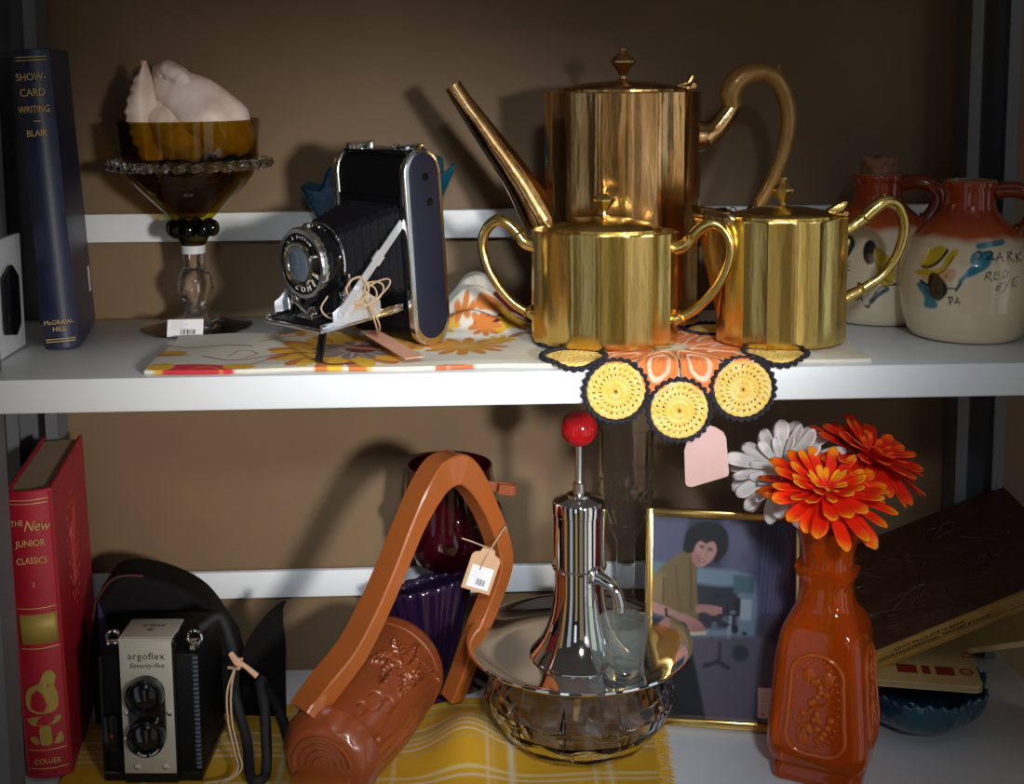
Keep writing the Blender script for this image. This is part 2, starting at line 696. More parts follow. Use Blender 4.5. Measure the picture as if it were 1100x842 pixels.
p.ell((c4[0] - 27, c4[1] + 1), (10, 8), YEL)
p.ell((c4[0] + 30, c4[1] + 1), (12, 7), YEL)
c5 = cw(180, 378)
p.ell(c5, (15, 10), YEL)
p.ell((c5[0] + 3, c5[1] - 8), (15, 2.2), RED_)
for pts, w, col in (([(218, 381), (250, 384), (300, 378), (330, 377)], 2.0, MAR), ([(270, 388), (300, 380), (318, 376)], 1.6, RED_),
                    ([(205, 393), (225, 391), (240, 394)], 2, ORA), ([(245, 380), (260, 374), (276, 377), (262, 381)], 1.6, ORA),
                    ([(335, 384), (352, 389), (380, 388)], 3, MAR), ([(455, 393), (475, 389), (520, 389), (545, 391)], 2.4, (.55, .16, .06)),
                    ([(452, 398), (462, 394), (470, 392)], 5, MAR), ([(280, 366), (310, 360), (345, 358)], 3, YEL),
                    ([(180, 369), (205, 371), (240, 369), (270, 370)], 3.2, (.42, .24, .12)), ([(372, 371), (420, 374), (440, 378)], 7, (.35, .17, .06))):
    p.stroke([cw(*q) for q in pts], w, col, smooth=6)
for (x0, y0, x1, y1, w, col) in ((20, 118, 62, 150, 10, MAR), (15, 140, 60, 128, 8, ORA), (28, 112, 48, 122, 9, YEL), (30, 160, 70, 150, 9, MAR),
                                 (10, 118, 40, 130, 4, RED_), (45, 170, 70, 160, 6, MAR), (40, 100, 60, 108, 7, (.4, .2, .1))):
    p.stroke([(x0, y0), ((x0 + x1) / 2, (y0 + y1) / 2 + 5), (x1, y1)], w, col, smooth=5)
for k in range(22):
    random.seed(k + 40)
    c = (random.uniform(-130, 290), random.uniform(60, 190))
    flower(p, c, 5, 14, 8, random.choice([YEL, ORA, MAR]), k)
p.apply(cl.data)


# ---- leaning navy book
def book_mesh(parent, w, h, d, cover, pages, round_=0.006, th=0.0025, M=None):
    """spine towards -Y, spine width w, height h, depth d; returns the cover object"""
    mb = MB()
    outer = []
    for k in range(9):
        t = -1 + 2 * k / 8
        outer.append((t * w / 2, -round_ * (1 - t * t)))
    inner = [(x * (1 - 2 * th / w), y + th) for x, y in outer]
    prof = outer + [(w / 2, d), (w / 2 - th, d)] + inner[::-1] + [(-w / 2 + th, d), (-w / 2, d)]
    mb.prism(prof, 0, h, M, 0.0008, 1)
    c = mb.build('cover', cover, parent, smooth=35)
    MB().prism([(x, y + .0005) for x, y in inner] + [(w / 2 - th - .0003, d - .004), (-w / 2 + th + .0003, d - .004)], .003, h - .003, M).build('page_block', pages, parent, smooth=35)
    return c


M_pages = mat('aged pages', (0.34, 0.26, 0.16), 0.9, bump=(800, .5, .001))
M_navy = mat('navy book cloth', (0.012, 0.016, 0.05), 0.42, noise=(40, (0.03, 0.035, 0.08), 0.5), bump=(500, .3, .0004))
th_b = R(9.5)
bk = thing('book', 'tall navy cloth-bound book with gilt spine lettering, leaning beside the glass compote', 'book',
           (-.3205, .101, .0012), (0, R(-2.9), th_b))
book_mesh(bk, .0262, .237, .108, M_navy, M_pages)
SP = lambda z, x=0.0: Matrix(((1, 0, 0, x), (0, 0, -1, -.0064), (0, 1, 0, z), (0, 0, 0, 1)))
for s_, z, sz in (('SHOW-', .2155, .0078), ('CARD', .2035, .0082), ('WRITING', .1905, .0076), ('BLAIR', .172, .0070)):
    text(s_, sz, M_gold, bk, SP(z, -.0012), sxx=.72 if len(s_) > 6 else .85)
text('McGRAW-', .0050, M_gold, bk, SP(.022))
text('HILL', .0055, M_gold, bk, SP(.0165))
mb = MB()
for z, w in ((.1815, .005), (.231, .0225), (.2285, .0225), (.0085, .0225), (.0065, .0225)):
    MB().box((0, -.0061 if w < .01 else -.0042, z), (w, .0012 if w < .01 else .004, .0006)).build('gilt_rule', M_gold, bk)
price_sticker(bk, Matrix(((0, 0, 1, .0132), (1, 0, 0, .094), (0, 1, 0, .040), (0, 0, 0, 1))), .012, .022)

# ---- footed glass compote with beaded rim
M_amber = clear_glass('olive amber glass', (0.66, 0.55, 0.06))
gob = thing('glass_compote', 'olive-amber glass compote with beaded ring on a clear stem, holding a seashell', 'compote', (-.2305, .1790, 0.0))
prof = [(.0125, .088), (.014, .092), (.030, .108), (.0475, .1245), (.0535, .133), (.0555, .142), (.0575, .150), (.0595, .1795),
        (.0580, .1797), (.0560, .150), (.053, .141), (.0505, .134), (.043, .1245), (.027, .1095), (.010, .0965)]
MB().lathe(prof, 72, cap0=True, cap1=True).build('bowl', M_amber, gob, 30)
mb = MB()
for k in range(30):
    a = 2 * PI * k / 30
    mb.torus((0, 0, 0), .0052, .0030, 'X', 14, 8, rotz(a) @ T(.0625, 0, .1425) @ Matrix.Rotation(R(90), 4, 'Z') @ Matrix.Rotation(R(70), 4, 'Y'))
mb.build('beaded_ring', M_glass, gob)
mb = MB()
for k in range(8):
    a = 2 * PI * k / 8
    mb.ball((.0165 * math.cos(a), .0165 * math.sin(a), .087), .0066, (1, 1, 1.15))
mb.lathe([(.009, .070), (.012, .076), (.0165, .084), (.016, .092)], 32)
mb.build('collar', clear_glass('dark olive glass', (.22, .18, .03)), gob)
prof = [(.0475, .0008), (.0478, .0022), (.030, .0055), (.014, .0105), (.0085, .0165), (.0095, .0185), (.0085, .021), (.0105, .026), (.0150, .034), (.0150, .043),
        (.0105, .0505), (.0085, .053), (.0092, .058), (.0095, .070)]
def facet(r, z, a):
    if .022 < z < .05:
        return r * (1 + .09 * math.cos(6 * a) * math.cos((z - .036) * 260)), z
    return r, z
MB().lathe(prof, 60, fn=facet).build('stem_and_foot', M_glass, gob, 40)
MB().lathe([(.0100, .0655), (.0103, .0725), (.0093, .0725), (.009, .0655)], 30).build('stem_band', mat('frosted band', (.55, .57, .6), .4), gob)
price_sticker(gob, frame_m((-.0005, -.0415, .0082), (1, .03, 0), (0, .42, .9)), .0295, .0150)

# ---- seashell resting in the compote
M_shell = mat('seashell', (0.86, 0.74, 0.68), 0.45, noise=(30, (0.66, 0.44, 0.36), 0.7), bump=(90, .5, .002), sss=.05)
sh = thing('seashell', 'large pale pink conch seashell with a flared lip resting in the amber compote', 'seashell', (-.2305, .1790, .1150))
so = Vector(sh.location)
def SHP(px, py, y=.179):
    return aty(px, py, y) - so
def shell_tube(path, radii, name, ky=1.0, seed=0, nn=40):
    pp = spl(path, 8)
    rr = lerp_list(radii, len(pp))
    rings = []
    for i, q in enumerate(pp):
        t = i / (len(pp) - 1)
        d = (pp[min(i + 1, len(pp) - 1)] - pp[max(i - 1, 0)]).normalized()
        e1 = Vector((0, 1, 0))
        e2 = d.cross(e1).normalized()
        ring = []
        for k in range(nn):
            a = 2 * PI * k / nn
            r = rr[i] * (1 + .07 * math.sin(3 * a + 5 * t + seed) + .035 * math.sin(9 * t * PI + 2 * a) + .02 * math.sin(7 * a + seed))
            ring.append(q + e1 * (r * ky * math.cos(a)) + e2 * (r * math.sin(a)))
        rings.append(ring)
    return MB().rings(rings).build(name, M_shell, sh, 70)
shell_tube([SHP(168, 70), SHP(180, 88), SHP(199, 104), SHP(222, 124), SHP(243, 142), SHP(257, 156), SHP(262, 166)], [.004, .0150, .0215, .0270, .0250, .0165, .004], 'shell_body', .95, 1)
shell_tube([SHP(166, 100), SHP(172, 120), SHP(190, 142), SHP(205, 158), SHP(212, 172)], [.004, .017, .024, .019, .004], 'shell_underside', 1.1, 2)
shell_tube([SHP(170, 84, .172), SHP(178, 76, .172), SHP(194, 84, .171), SHP(206, 98, .170)], [.003, .0085, .0095, .003], 'shell_whorl', 1.2, 3)
def lip_pt(a, b):
    # a: across the lip, b: up its jagged outer edge
    L = [SHP(150, 172, .166), SHP(142, 150, .162), SHP(134, 128, .160), SHP(136, 104, .160), SHP(145, 82, .163), SHP(155, 64, .167)]
    Rr = [SHP(176, 172, .176), SHP(176, 150, .172), SHP(172, 126, .168), SHP(168, 102, .168), SHP(164, 84, .170), SHP(158, 66, .170)]
    k = b * 5
    i = min(4, int(k))
    f = k - i
    l, r = L[i].lerp(L[i + 1], f), Rr[i].lerp(Rr[i + 1], f)
    q = l.lerp(r, a)
    jag = (.0006 * math.sin(b * 23) + .0007 * math.sin(b * 61 + 1)) * max(0, 1 - 3 * a)
    return (q.x + jag, q.y - .008 * math.sin(PI * a) * 1.0 + jag, q.z + .5 * jag)
MB().grid(lip_pt, 14, 60).build('shell_lip', M_shell, sh, 60, solid=.0026)

# ---- folding bellows camera
TILT = R(3.9)
fc = thing('folding_camera', 'black folding bellows camera with chrome trim standing open on the printed cloth', 'camera',
           (-.0531, .1010, .0064), (0, 0, 0))
fc.rotation_euler = (Matrix.Rotation(R(-45), 3, 'Z') @ Matrix.Rotation(TILT, 3, 'X')).to_euler()
FW, FT, FH = .082, .036, .152
BZ = T(0, 0, .0095)


def stadium(w, h, n=12, inset=0.0):
    r = w / 2
    pts = []
    for k in range(n + 1):
        a = PI * k / n
        pts.append((math.cos(a) * (r - inset), h - r + math.sin(a) * (r - inset)))
    for k in range(n + 1):
        a = PI + PI * k / n
        pts.append((math.cos(a) * (r - inset), r + math.sin(a) * (r - inset)))
    return pts


XZ = Matrix(((0, 0, 1, 0), (1, 0, 0, 0), (0, 1, 0, 0), (0, 0, 0, 1)))   # outline (y, z) extruded along X
MB().prism(stadium(FT, FH), -FW / 2 + .004, FW / 2 - .004, XZ).build('body', M_black, fc, 50)
for sgn in (1, -1):
    Mx = T(sgn * (FW / 2 - .0015), 0, 0) @ XZ
    cap = MB().prism(stadium(FT + .003, FH + .003), -.0035, .0035, T(0, 0, -.0015) @ Mx, .0015).build('end_rim', M_nickel, fc, 50)
    MB().prism([(yy, zz + .003) for yy, zz in stadium(FT - .0055, FH - .006)], -.001, .001, T(sgn * .0035, 0, .0015) @ Mx, .0006).build('end_panel', mat('grained leather', (.009, .011, .026), .5, spec=.3, bump=(1200, .5, .0006)), cap, 50)
    mb = MB()
    for (yy, zz) in ((.001, .132), (.004, .112)):
        mb.lathe([(.0032, 0), (.0030, .0010), (.0012, .0012)], 18, T(sgn * (FW / 2 + .0025), yy, zz) @ Matrix.Rotation(R(90 * sgn), 4, 'Y'))
    mb.build('screw', M_blackgl, cap)
# top plate with controls
mb = MB().box((0, 0, FH - .0005), (FW - .01, FT * .62, .003), .001)
mb.build('top_plate', M_blackgl, fc)
MB().lathe([(.0105, 0), (.0108, .003), (.0095, .0045), (.004, .0052)], 30, T(-.028, -.002, FH + .0008)).build('winding_knob', M_chrome, fc)
MB().lathe([(.0032, 0), (.0032, .0045), (.0022, .0062)], 18, T(-.012, -.003, FH + .0008)).build('release_button', M_chrome, fc)
MB().lathe([(.0030, 0), (.0030, .0030), (.002, .0042)], 18, T(.018, -.003, FH + .0008)).build('latch_button', M_chrome, fc)
MB().box((.0325, -.002, FH + .003), (.012, .020, .0035), .001).build('viewfinder_latch', M_chrome, fc)
# front frame round the opening
mb = MB()
fr_ = [(-.036, .032), (.036, .032), (.036, .118), (-.036, .118)]
mb.tube([(x, -FT / 2 - .0005, z) for x, z in fr_], .0011, 8, closed=True)
mb.build('opening_trim', M_blackgl, fc)
# bellows
def sq(hw, z0, z1, y, r=.004):
    return [(-hw + r, y, z0), (hw - r, y, z0), (hw, y, z0 + r), (hw, y, z1 - r), (hw - r, y, z1), (-hw + r, y, z1), (-hw, y, z1 - r), (-hw, y, z0 + r)]
rings = []
nf = 8
for k in range(nf * 2 + 1):
    t = k / (nf * 2)
    y = -FT / 2 + .001 - t * .056
    hw = .0345 - .013 * t - (.0034 if k % 2 else 0)
    zc = .0765
    hh = .037 - .0125 * t - (.0034 if k % 2 else 0)
    rings.append(sq(hw, zc - hh, zc + hh, y))
MB().rings(rings, True, True, True).build('bellows', mat('bellows leather', (.006, .006, .009), .4, spec=.25, bump=(400, .5, .0006)), fc, 25)
# drop bed
bed = MB().box((0, -.060, .0215), (.068, .086, .0030), .001, BZ).build('drop_bed', M_nickel, fc)
MB().box((0, -.060, .0236), (.060, .080, .0010), .0004, BZ).build('bed_lining', M_black, bed)
MB().box((.033, -.060, .0247), (.003, .084, .0040), .0006, BZ).build('bed_edge', M_chrome, bed)
MB().box((-.033, -.060, .0247), (.003, .084, .0040), .0006, BZ).build('bed_edge', M_chrome, bed)
MB().box((0, -.058, .0262), (.022, .070, .0035), .0008, BZ).build('focus_track', M_chrome, bed)
# lens standard
YL = -.0720
LZ = .0765
std = MB().box((0, YL + .003, .0560), (.034, .004, .048), .0012).build('lens_standard', M_blackgl, fc)
MB().lathe([(.0262, 0), (.0270, .002), (.0270, .0145), (.0255, .0165), (.0240, .0170)], 56, T(0, YL, LZ) @ Matrix.Rotation(R(90), 4, 'X')).build('shutter_housing', M_blackgl, std)
MF = T(0, YL, LZ) @ Matrix.Rotation(R(90), 4, 'X')
MB().lathe([(.0271, .0130), (.0273, .0165), (.0262, .0186), (.0236, .0188), (.0232, .0172), (.0232, .0165)], 90, MF, fn=lambda r, z, a: (r + (.0003 * math.cos(60 * a) if r > .0268 else 0), z), cap0=False, cap1=False).build('speed_ring', M_nickel, std)
MB().lathe([(.0232, .0160), (.0232, .0176), (.0165, .0180)], 56, MF, cap0=True, cap1=True).build('dial_face', M_blackgl, std)
MB().lathe([(.0170, .0170), (.0172, .0210), (.0160, .0222), (.0145, .0216), (.0140, .0185)], 56, MF, cap0=False, cap1=False).build('lens_rim', mat('warm chrome', (.88, .80, .66), .12, 1.0), std)
MB().lathe([(.0143, .0182), (.0138, .0200), (.011, .0212), (.006, .0219), (.0006, .0221)], 48, MF, cap0=True, cap1=True).build('front_lens', mat('coated lens', (.10, .13, .17), .06, coat=1.0), std)
M_wht = mat('white engraving', (.75, .75, .75), .5)
for k, c in enumerate('LOMER'):
    a = R(-112 + 22 * k)
    text(c, .0062, M_wht, std, MF @ rotz(a + R(90)) @ T(0, -.0198, .0181), 'ring_letter')
for k, c in enumerate('1:6.3 F=11cm'):
    a = R(150 - 9 * k)
    if c != ' ':
        text(c, .0034, M_wht, std, MF @ rotz(a - R(90)) @ T(0, .0200, .0181), 'ring_letter')
mb = MB().tube(spl([(-.012, YL - .004, .1015), (0, YL - .004, .1040), (.012, YL - .004, .1015)], 5), .0012, 8)
mb.box((.002, YL - .010, .1040), (.006, .006, .0045), .001)
mb.build('shutter_lever', M_chrome, std)
MB().tube(spl([(.0275 * math.cos(R(a)), YL + .001, LZ + .0275 * math.sin(R(a))) for a in range(-20, 110, 12)], 3), .0012, 8).build('housing_trim', M_chrome, std)
# front hardware on the bed
mb = MB()
mb.box((-.020, YL - .010, .0330), (.012, .010, .016), .003, BZ)
mb.box((-.004, YL - .012, .0300), (.016, .007, .008), .002, BZ)
mb.tube(spl([(-.018, YL - .016, .028), (-.010, YL - .019, .037), (.002, YL - .017, .030), (.012, YL - .019, .034)], 5), .0018, 8, BZ)
mb.box((-.0245, YL - .008, .046), (.004, .004, .026), .001, BZ)
mb.build('focus_clamp', M_chrome, fc)
mb = MB()
mb.box((.0245, YL + .002, .042), (.013, .0020, .034), .0008, BZ)
mb.build('standard_bracket', M_chrome, fc)
M_steel = mat('bright satin steel', (.80, .84, .92), .38, .75)
for sgn in (1, -1):
    mb = MB()
    x = sgn * .0362
    a, b = Vector((x, YL - .014, .0415)), Vector((x, -FT / 2 - .001, .099))
    mid = a.lerp(b, .6)
    n_ = Vector((sgn, 0, 0))
    sec = [(.5, -3.2), (.5, 3.2), (-.5, 3.2), (-.5, -3.2)]
    mb.tube([a, b], .0010, 4, sec=sec, up=n_)
    mb.tube([mid - (b - a) * .05, mid + (b - a) * .05], .0014, 4, sec=sec, up=n_)
    for q in (a, a.lerp(b, .28)):
        mb.lathe([(.0030, 0), (.0028, .0016), (.0012, .002)], 16, T(q.x, q.y, q.z) @ Matrix.Rotation(R(90 * sgn), 4, 'Y'))
    st = mb.build('side_strut', M_steel, fc)
    mb = MB().prism([(-.092, .0325), (-.046, .0325), (-.046, .0435), (-.062, .0555), (-.070, .0535), (-.092, .0435)], -.0007, .0007,
                    Matrix(((0, 0, 1, x - sgn * .0012), (1, 0, 0, 0), (0, 1, 0, 0), (0, 0, 0, 1))), .0003)
    mb.build('strut_plate', M_steel, st)
mb = MB().box((0, 0, -.0120), (.007, .0025, .0235), .0008)
o = mb.build('kickstand', M_blackgl, fc)
o.location = (.029, -.097, .0305)
o.rotation_euler = (R(-10), R(8), 0)

# ---- twine and card tag tied to the bellows camera
A = Vector((-.0860, .0640, .0560))
tg = thing('price_tag', 'peach card price tag on twine tied to the bellows camera strut', 'tag', (-.055, .050, .008))
def rel(o_, pts):
    return [Vector(q) - o_.location for q in pts]
a_, b_, c_ = Vector((-.0752, .0850, .0128)), Vector((-.036, .0070, .0082)), Vector((-.026, .0200, .0082))
ax = (b_ - a_)
mb = MB()
l_ = ax.length
sd = Vector((ax.y, -ax.x, 0)).normalized() * -1
poly = [(0, -.002), (0, .002), (.010, .0075), (l_, .0075), (l_, -.0075), (.010, -.0075)]
mb.prism(poly, 0, .0008, frame_m(a_ - tg.location + Vector((0, 0, .001)), ax, sd))
mb.build('card', mat('peach card', (.72, .36, .24), .8), tg)
mb = MB()
k0 = aty(392, 316, .026)
random.seed(3)
for lp in range(3):
    pts = []
    for k in range(11):
        t = k / 10
        an = 2 * PI * t + lp
        pts.append(k0 + Vector((math.cos(an) * (.009 + .003 * lp) + .002 * lp, math.sin(an) * .004, math.sin(an + .5 * lp) * (.007 + .002 * lp))))
    mb.tube(spl(rel(tg, pts), 4), .0007, 6)
for dx in (0, 2.5):
    mb.tube(spl(rel(tg, [k0 + Vector((.001, 0, .010)), k0, aty(399 + dx, 334, .025), aty(404 + dx * 1.5, 350, .034), aty(406, 359, .060), a_ + Vector((.004, -.002, .002))]), 5), .00075, 6)
mb.tube(spl(rel(tg, [aty(352, 318, .022), aty(345, 332, .020), aty(356, 342, .020), aty(376, 338, .020), aty(386, 326, .024), k0]), 5), .0007, 6)
mb.tube(spl(rel(tg, [aty(378, 300, .024), aty(372, 312, .022), aty(383, 326, .022), aty(396, 312, .024), aty(388, 298, .026), aty(378, 300, .024)]), 5), .0009, 6)
mb.build('twine', M_twine, tg)

# ---- blue ruffled glass vase behind the bellows camera
M_blueg = mat('teal glass', (0.01, 0.16, 0.26), 0.12, trans=.55, ior=1.45, coat=.6, bump=(60, .6, .004), noise=(25, (.004, .05, .16), .8))
bv = thing('fan_vase', 'blue-green textured glass vase with ruffled rim behind the bellows camera', 'vase', (-.074, .2085, 0.0))
def bl_pt(a, b):
    th = 2 * PI * a
    r = .020 + .046 * b ** 1.1
    ruf = 1 + .06 * b * math.cos(9 * th + .4)
    z = .004 + .130 * b + .005 * b * b * math.cos(9 * th + .4) + .010 * b * b * math.cos(th) - .012 * b * b * math.cos(2 * th)
    return (r * ruf * math.cos(th), max(-.018, min(.019, r * ruf * math.sin(th) * .30)), z)
MB().grid(bl_pt, 72, 26, closed_u=True).build('flared_bowl', M_blueg, bv, 60, solid=.003)
MB().lathe([(.026, .0008), (.027, .003), (.020, .008), (.016, .012)], 40, sy=.68).build('foot', M_blueg, bv)

# ================================================================== BRASS SET
def flute(a, b, n=16, sub=6, conc=.018):
    C = [(a * math.cos(2 * PI * k / n), b * math.sin(2 * PI * k / n)) for k in range(n)]
    pts = []
    for k in range(n):
        p, q = C[k], C[(k + 1) % n]
        for j in range(sub):
            t = j / sub
            x, y = p[0] + (q[0] - p[0]) * t, p[1] + (q[1] - p[1]) * t
            f = 1 - conc * 4 * t * (1 - t)
            pts.append((x * f, y * f))
    return pts


def pot_body(parent, a, b, h, material):
    o = flute(a, b)
    sc = lambda k, z: [(x * k, y * k, z) for x, y in o]
    mb = MB().rings([sc(.975, 0), sc(.995, .0012), sc(1, .004), sc(1, h - .002), sc(1.004, h - .0008), sc(.995, h)], True, True, True)
    return mb.build('body', material, parent, 30)


def finial(parent, z, material, s=1.0):
    prof = [(.0052, 0), (.0055, .0012), (.0030, .0026), (.0027, .0050), (.0052, .0092), (.0104, .0160), (.0106, .0176), (.0072, .0212), (.0030, .0238),
            (.0024, .0246), (.0034, .0262), (.0030, .0280), (.0010, .0290)]
    prof = [(r * s, zz * s) for r, zz in prof]
    return MB().lathe(prof, 8, T(0, 0, z)).build('finial', material, parent, 20)


def lid_dome(parent, a, b, z, h, material):
    o = flute(a, b, 16, 4, .0)
    rs = [[(x * k, y * k, z + zz) for x, y in o] for k, zz in ((1, 0), (1.0, .0016), (.97, .0026), (.8, h * .55), (.5, h * .86), (.2, h), (.06, h))]
    return MB().rings(rs).build('lid', material, parent, 30)


def handle_pts(px, y, org, flip=None):
    out = []
    for (a, b) in px:
        q = aty(a, b, y)
        v = q - org
        v.y = 0
        if flip is not None:
            v.x = flip - v.x
        out.append(v)
    return out


PZ = .0076
# ---- tall coffee pot
o0 = Vector((.1345, .1400, PZ))
pot = thing('coffee_pot', 'tall fluted brass coffee pot with long straight spout behind the sugar bowl', 'coffee pot', o0)
pot_body(pot, .0650, .0430, .1935, M_brass2)
lid = lid_dome(pot, .055, .0365, .1935, .0085, M_brass2)
finial(lid, .2010, M_brass2, .98)
HG = MB().box((.051, 0, .1955), (.012, .012, .004), .001)
HG.tube([(.0575, -.008, .1975), (.0575, .008, .1975)], .0022, 10)
HG.prism([(.044, .1965), (.056, .1985), (.059, .206), (.0565, .2065), (.053, .201), (.044, .1985)], -.004, .004, Matrix(((1, 0, 0, 0), (0, 0, -1, 0), (0, 1, 0, 0), (0, 0, 0, 1))), .0008)
HG.build('hinge', M_brass2, pot)
sp = handle_pts([(600, 262), (580, 232), (558, 195), (528, 152), (498, 110), (487, 93)], .14, o0)
mb = MB()
pp = spl(sp, 6)
mb.tube(pp, [.0190, .0165, .0130, .0104, .0078, .0072], 28)
tip = pp[-1]
mb.tube([pp[-1], pp[-1] + (pp[-1] - pp[-2]).normalized() * .0012], [.0078, .0078], 28)
mb.build('spout', M_brass2, pot)
MB().tube(handle_pts([(748, 146), (757, 146)], .14, o0), [.0135, .0125], 20).build('handle_socket', M_brass2, pot)
h1 = handle_pts([(757, 147), (767, 140), (779, 126), (788, 112)], .14, o0)
mb = MB().tube(spl(h1, 6), [.0125, .0098, .0080, .0068], 14)
mb.build('handle_neck', M_brass2, pot)
M_hand = mat('golden brown handle', (.42, .23, .06), .32, .45, noise=(60, (.30, .15, .04), .6), coat=.4)
h2 = handle_pts([(787, 116), (785, 101), (790, 89), (802, 80), (818, 78), (832, 84), (842, 100), (847, 124), (845, 148), (838, 174), (826, 202), (810, 228)], .14, o0)
mb = MB().tube(spl(h2, 6), [.0072, .0096, .0100, .0090, .0078, .0076, .0073, .0070, .0066, .0062, .0060, .0058], 16)
mb.tube(spl(handle_pts([(826, 82), (834, 78), (837, 70)], .14, o0), 5), [.0055, .0040, .0008], 10)
mb.build('handle', M_hand, pot)
h3 = handle_pts([(811, 226), (800, 240), (778, 252), (752, 256)], .14, o0)
MB().tube(spl(h3, 6), [.0066, .0070, .0066, .0080], 14).build('lower_socket', M_brass2, pot)
mb = MB()
for k in range(3):
    c = handle_pts([(806 + k * 2.2, 230 - k * 3)], .14, o0)[0]
    mb.torus((c.x, c.y, c.z), .0074, .0005, 'X', 20, 5)
mb.tube(spl([h3[0] + Vector((0, -.006, 0)), h3[0] + Vector((-.012, -.008, -.006)), h3[0] + Vector((-.02, -.007, .004)), h3[0] + Vector((-.026, -.007, -.004))], 5), .0005, 5)
mb.build('wire_binding', mat('dark wire', (.05, .03, .02), .5, .8), pot)

# ---- two-handled sugar bowl
o1 = Vector((.1100, .0630, PZ))
sg = thing('sugar_bowl', 'small fluted brass sugar bowl with two loop handles on the crocheted doily', 'sugar bowl', o1, (0, 0, R(-14)))
pot_body(sg, .0572, .0360, .0880, M_brass)
lid = lid_dome(sg, .0445, .0285, .0880, .0100, M_brass)
finial(lid, .0975, M_brass, .82)
HP = [(719, 266), (734, 261), (742, 252), (753, 241), (765, 237), (776, 245), (782, 262), (777, 285), (765, 307), (748, 326), (732, 336), (720, 341)]
for flip in (None, 0.0):
    hp = handle_pts(HP, .0630, o1)
    if flip is not None:
        hp = [Vector((-q.x, q.y, q.z)) for q in hp]
    mb = MB().tube(spl(hp, 6), [.0052, .0050, .0046, .0048, .0046, .0043, .0041, .0038, .0036, .0036, .0038, .0050], 12)
    k = -1 if flip is not None else 1
    q = handle_pts([(763, 240), (763, 234), (764, 230)], .0630, o1)
    mb.tube([Vector((k * v.x, v.y, v.z)) for v in q], [.0040, .0026, .0012], 10)
    for j in (2, 10):
        d = (hp[j + 1] - hp[j - 1]).normalized()
        c = hp[j]
        mb.tube([c - d * .0012, c, c + d * .0012], [.0048, .0062, .0048], 12)
    mb.build('handle', M_brass, sg)

# ---- creamer with beak spout
o2 = Vector((.2485, .0575, PZ))
cm = thing('creamer', 'small fluted brass creamer with beak spout and one handle beside the sugar bowl', 'creamer', o2)
pot_body(cm, .0510, .0370, .0970, M_brass)
lid = lid_dome(cm, .0445, .0300, .0970, .0080, M_brass)
finial(lid, .1040, M_brass, .84)
hg = MB().box((.042, 0, .0985), (.012, .012, .003), .001)
hg.tube([(.0475, -.007, .0995), (.0475, .007, .0995)], .002, 10)
hg.prism([(.034, .0990), (.046, .1005), (.0495, .1085), (.0465, .1090), (.034, .1020)], -.004, .004, Matrix(((1, 0, 0, 0), (0, 0, -1, 0), (0, 1, 0, 0), (0, 0, 0, 1))), .0008)
hg.build('hinge', M_brass, cm)
HP = [(905, 248), (917, 242), (928, 234), (940, 223), (952, 216), (964, 221), (971, 237), (970, 255), (962, 277), (946, 297), (926, 310), (906, 321)]
hp = handle_pts(HP, .0575, o2)
mb = MB().tube(spl(hp, 6), [.0055, .0048, .0052, .0054, .0050, .0047, .0044, .0041, .0038, .0036, .0036, .0052], 12)
q = handle_pts([(951, 219), (950, 212), (950, 207)], .0575, o2)
mb.tube(q, [.0042, .0028, .0012], 10)
for j in (2, 10):
    d = (hp[j + 1] - hp[j - 1]).normalized()
    mb.tube([hp[j] - d * .0012, hp[j], hp[j] + d * .0012], [.0050, .0062, .0050], 12)
mb.build('handle', M_brass, cm)
rs = []
for k in range(9):
    t = k / 8
    z = .018 + t * .085
    ext = .0005 + .0245 * t ** 1.15
    w = .002 + .0165 * t
    xb = -.0495 + .008 * t
    dz = .004 * t * t
    ring = [(xb, -w, z), (xb - ext * .35, -w * .72, z), (xb - ext * .75, -w * .34, z + dz * .5), (xb - ext - .004 * t, 0, z + dz),
            (xb - ext * .75, w * .34, z + dz * .5), (xb - ext * .35, w * .72, z), (xb, w, z)]
    rs.append(ring)
MB().rings(rs, True, True, False).build('beak_spout', M_brass2, cm, 25, solid=.0012)

# ================================================================== CROCHETED DOILY
DC = (.1585, .0440)


def bend(x, y, h):
    r, zt, y0 = .006, .0056, .004
    if y >= y0:
        return (x, y, zt + h)
    s = y0 - y
    if s < r * PI / 2:
        a = s / r
        return (x, y0 - (r + h) * math.sin(a), zt - r + (r + h) * math.cos(a))
    return (x, y0 - r - h, zt - r - (s - r * PI / 2))


M_yarn = mat('yellow crochet cotton', (.80, .52, .10), .85, bump=(900, .5, .0008), noise=(120, (.84, .66, .28), .7))
M_orange = mat('orange crochet cotton', attr='paint', rough=0.85, bump=(900, .5, .0008))
M_byarn = mat('black crochet cotton', (.012, .01, .02), .85, bump=(900, .5, .0008))
M_cream = mat('cream crochet cotton', (.72, .62, .48), .85, bump=(900, .5, .0008))
doily = thing('crochet_doily', 'crocheted doily of yellow rounds edged in black with orange leaves, draped over the shelf edge', 'doily', (DC[0], DC[1], .0056))
DM = T(-DC[0], -DC[1], -.0056)
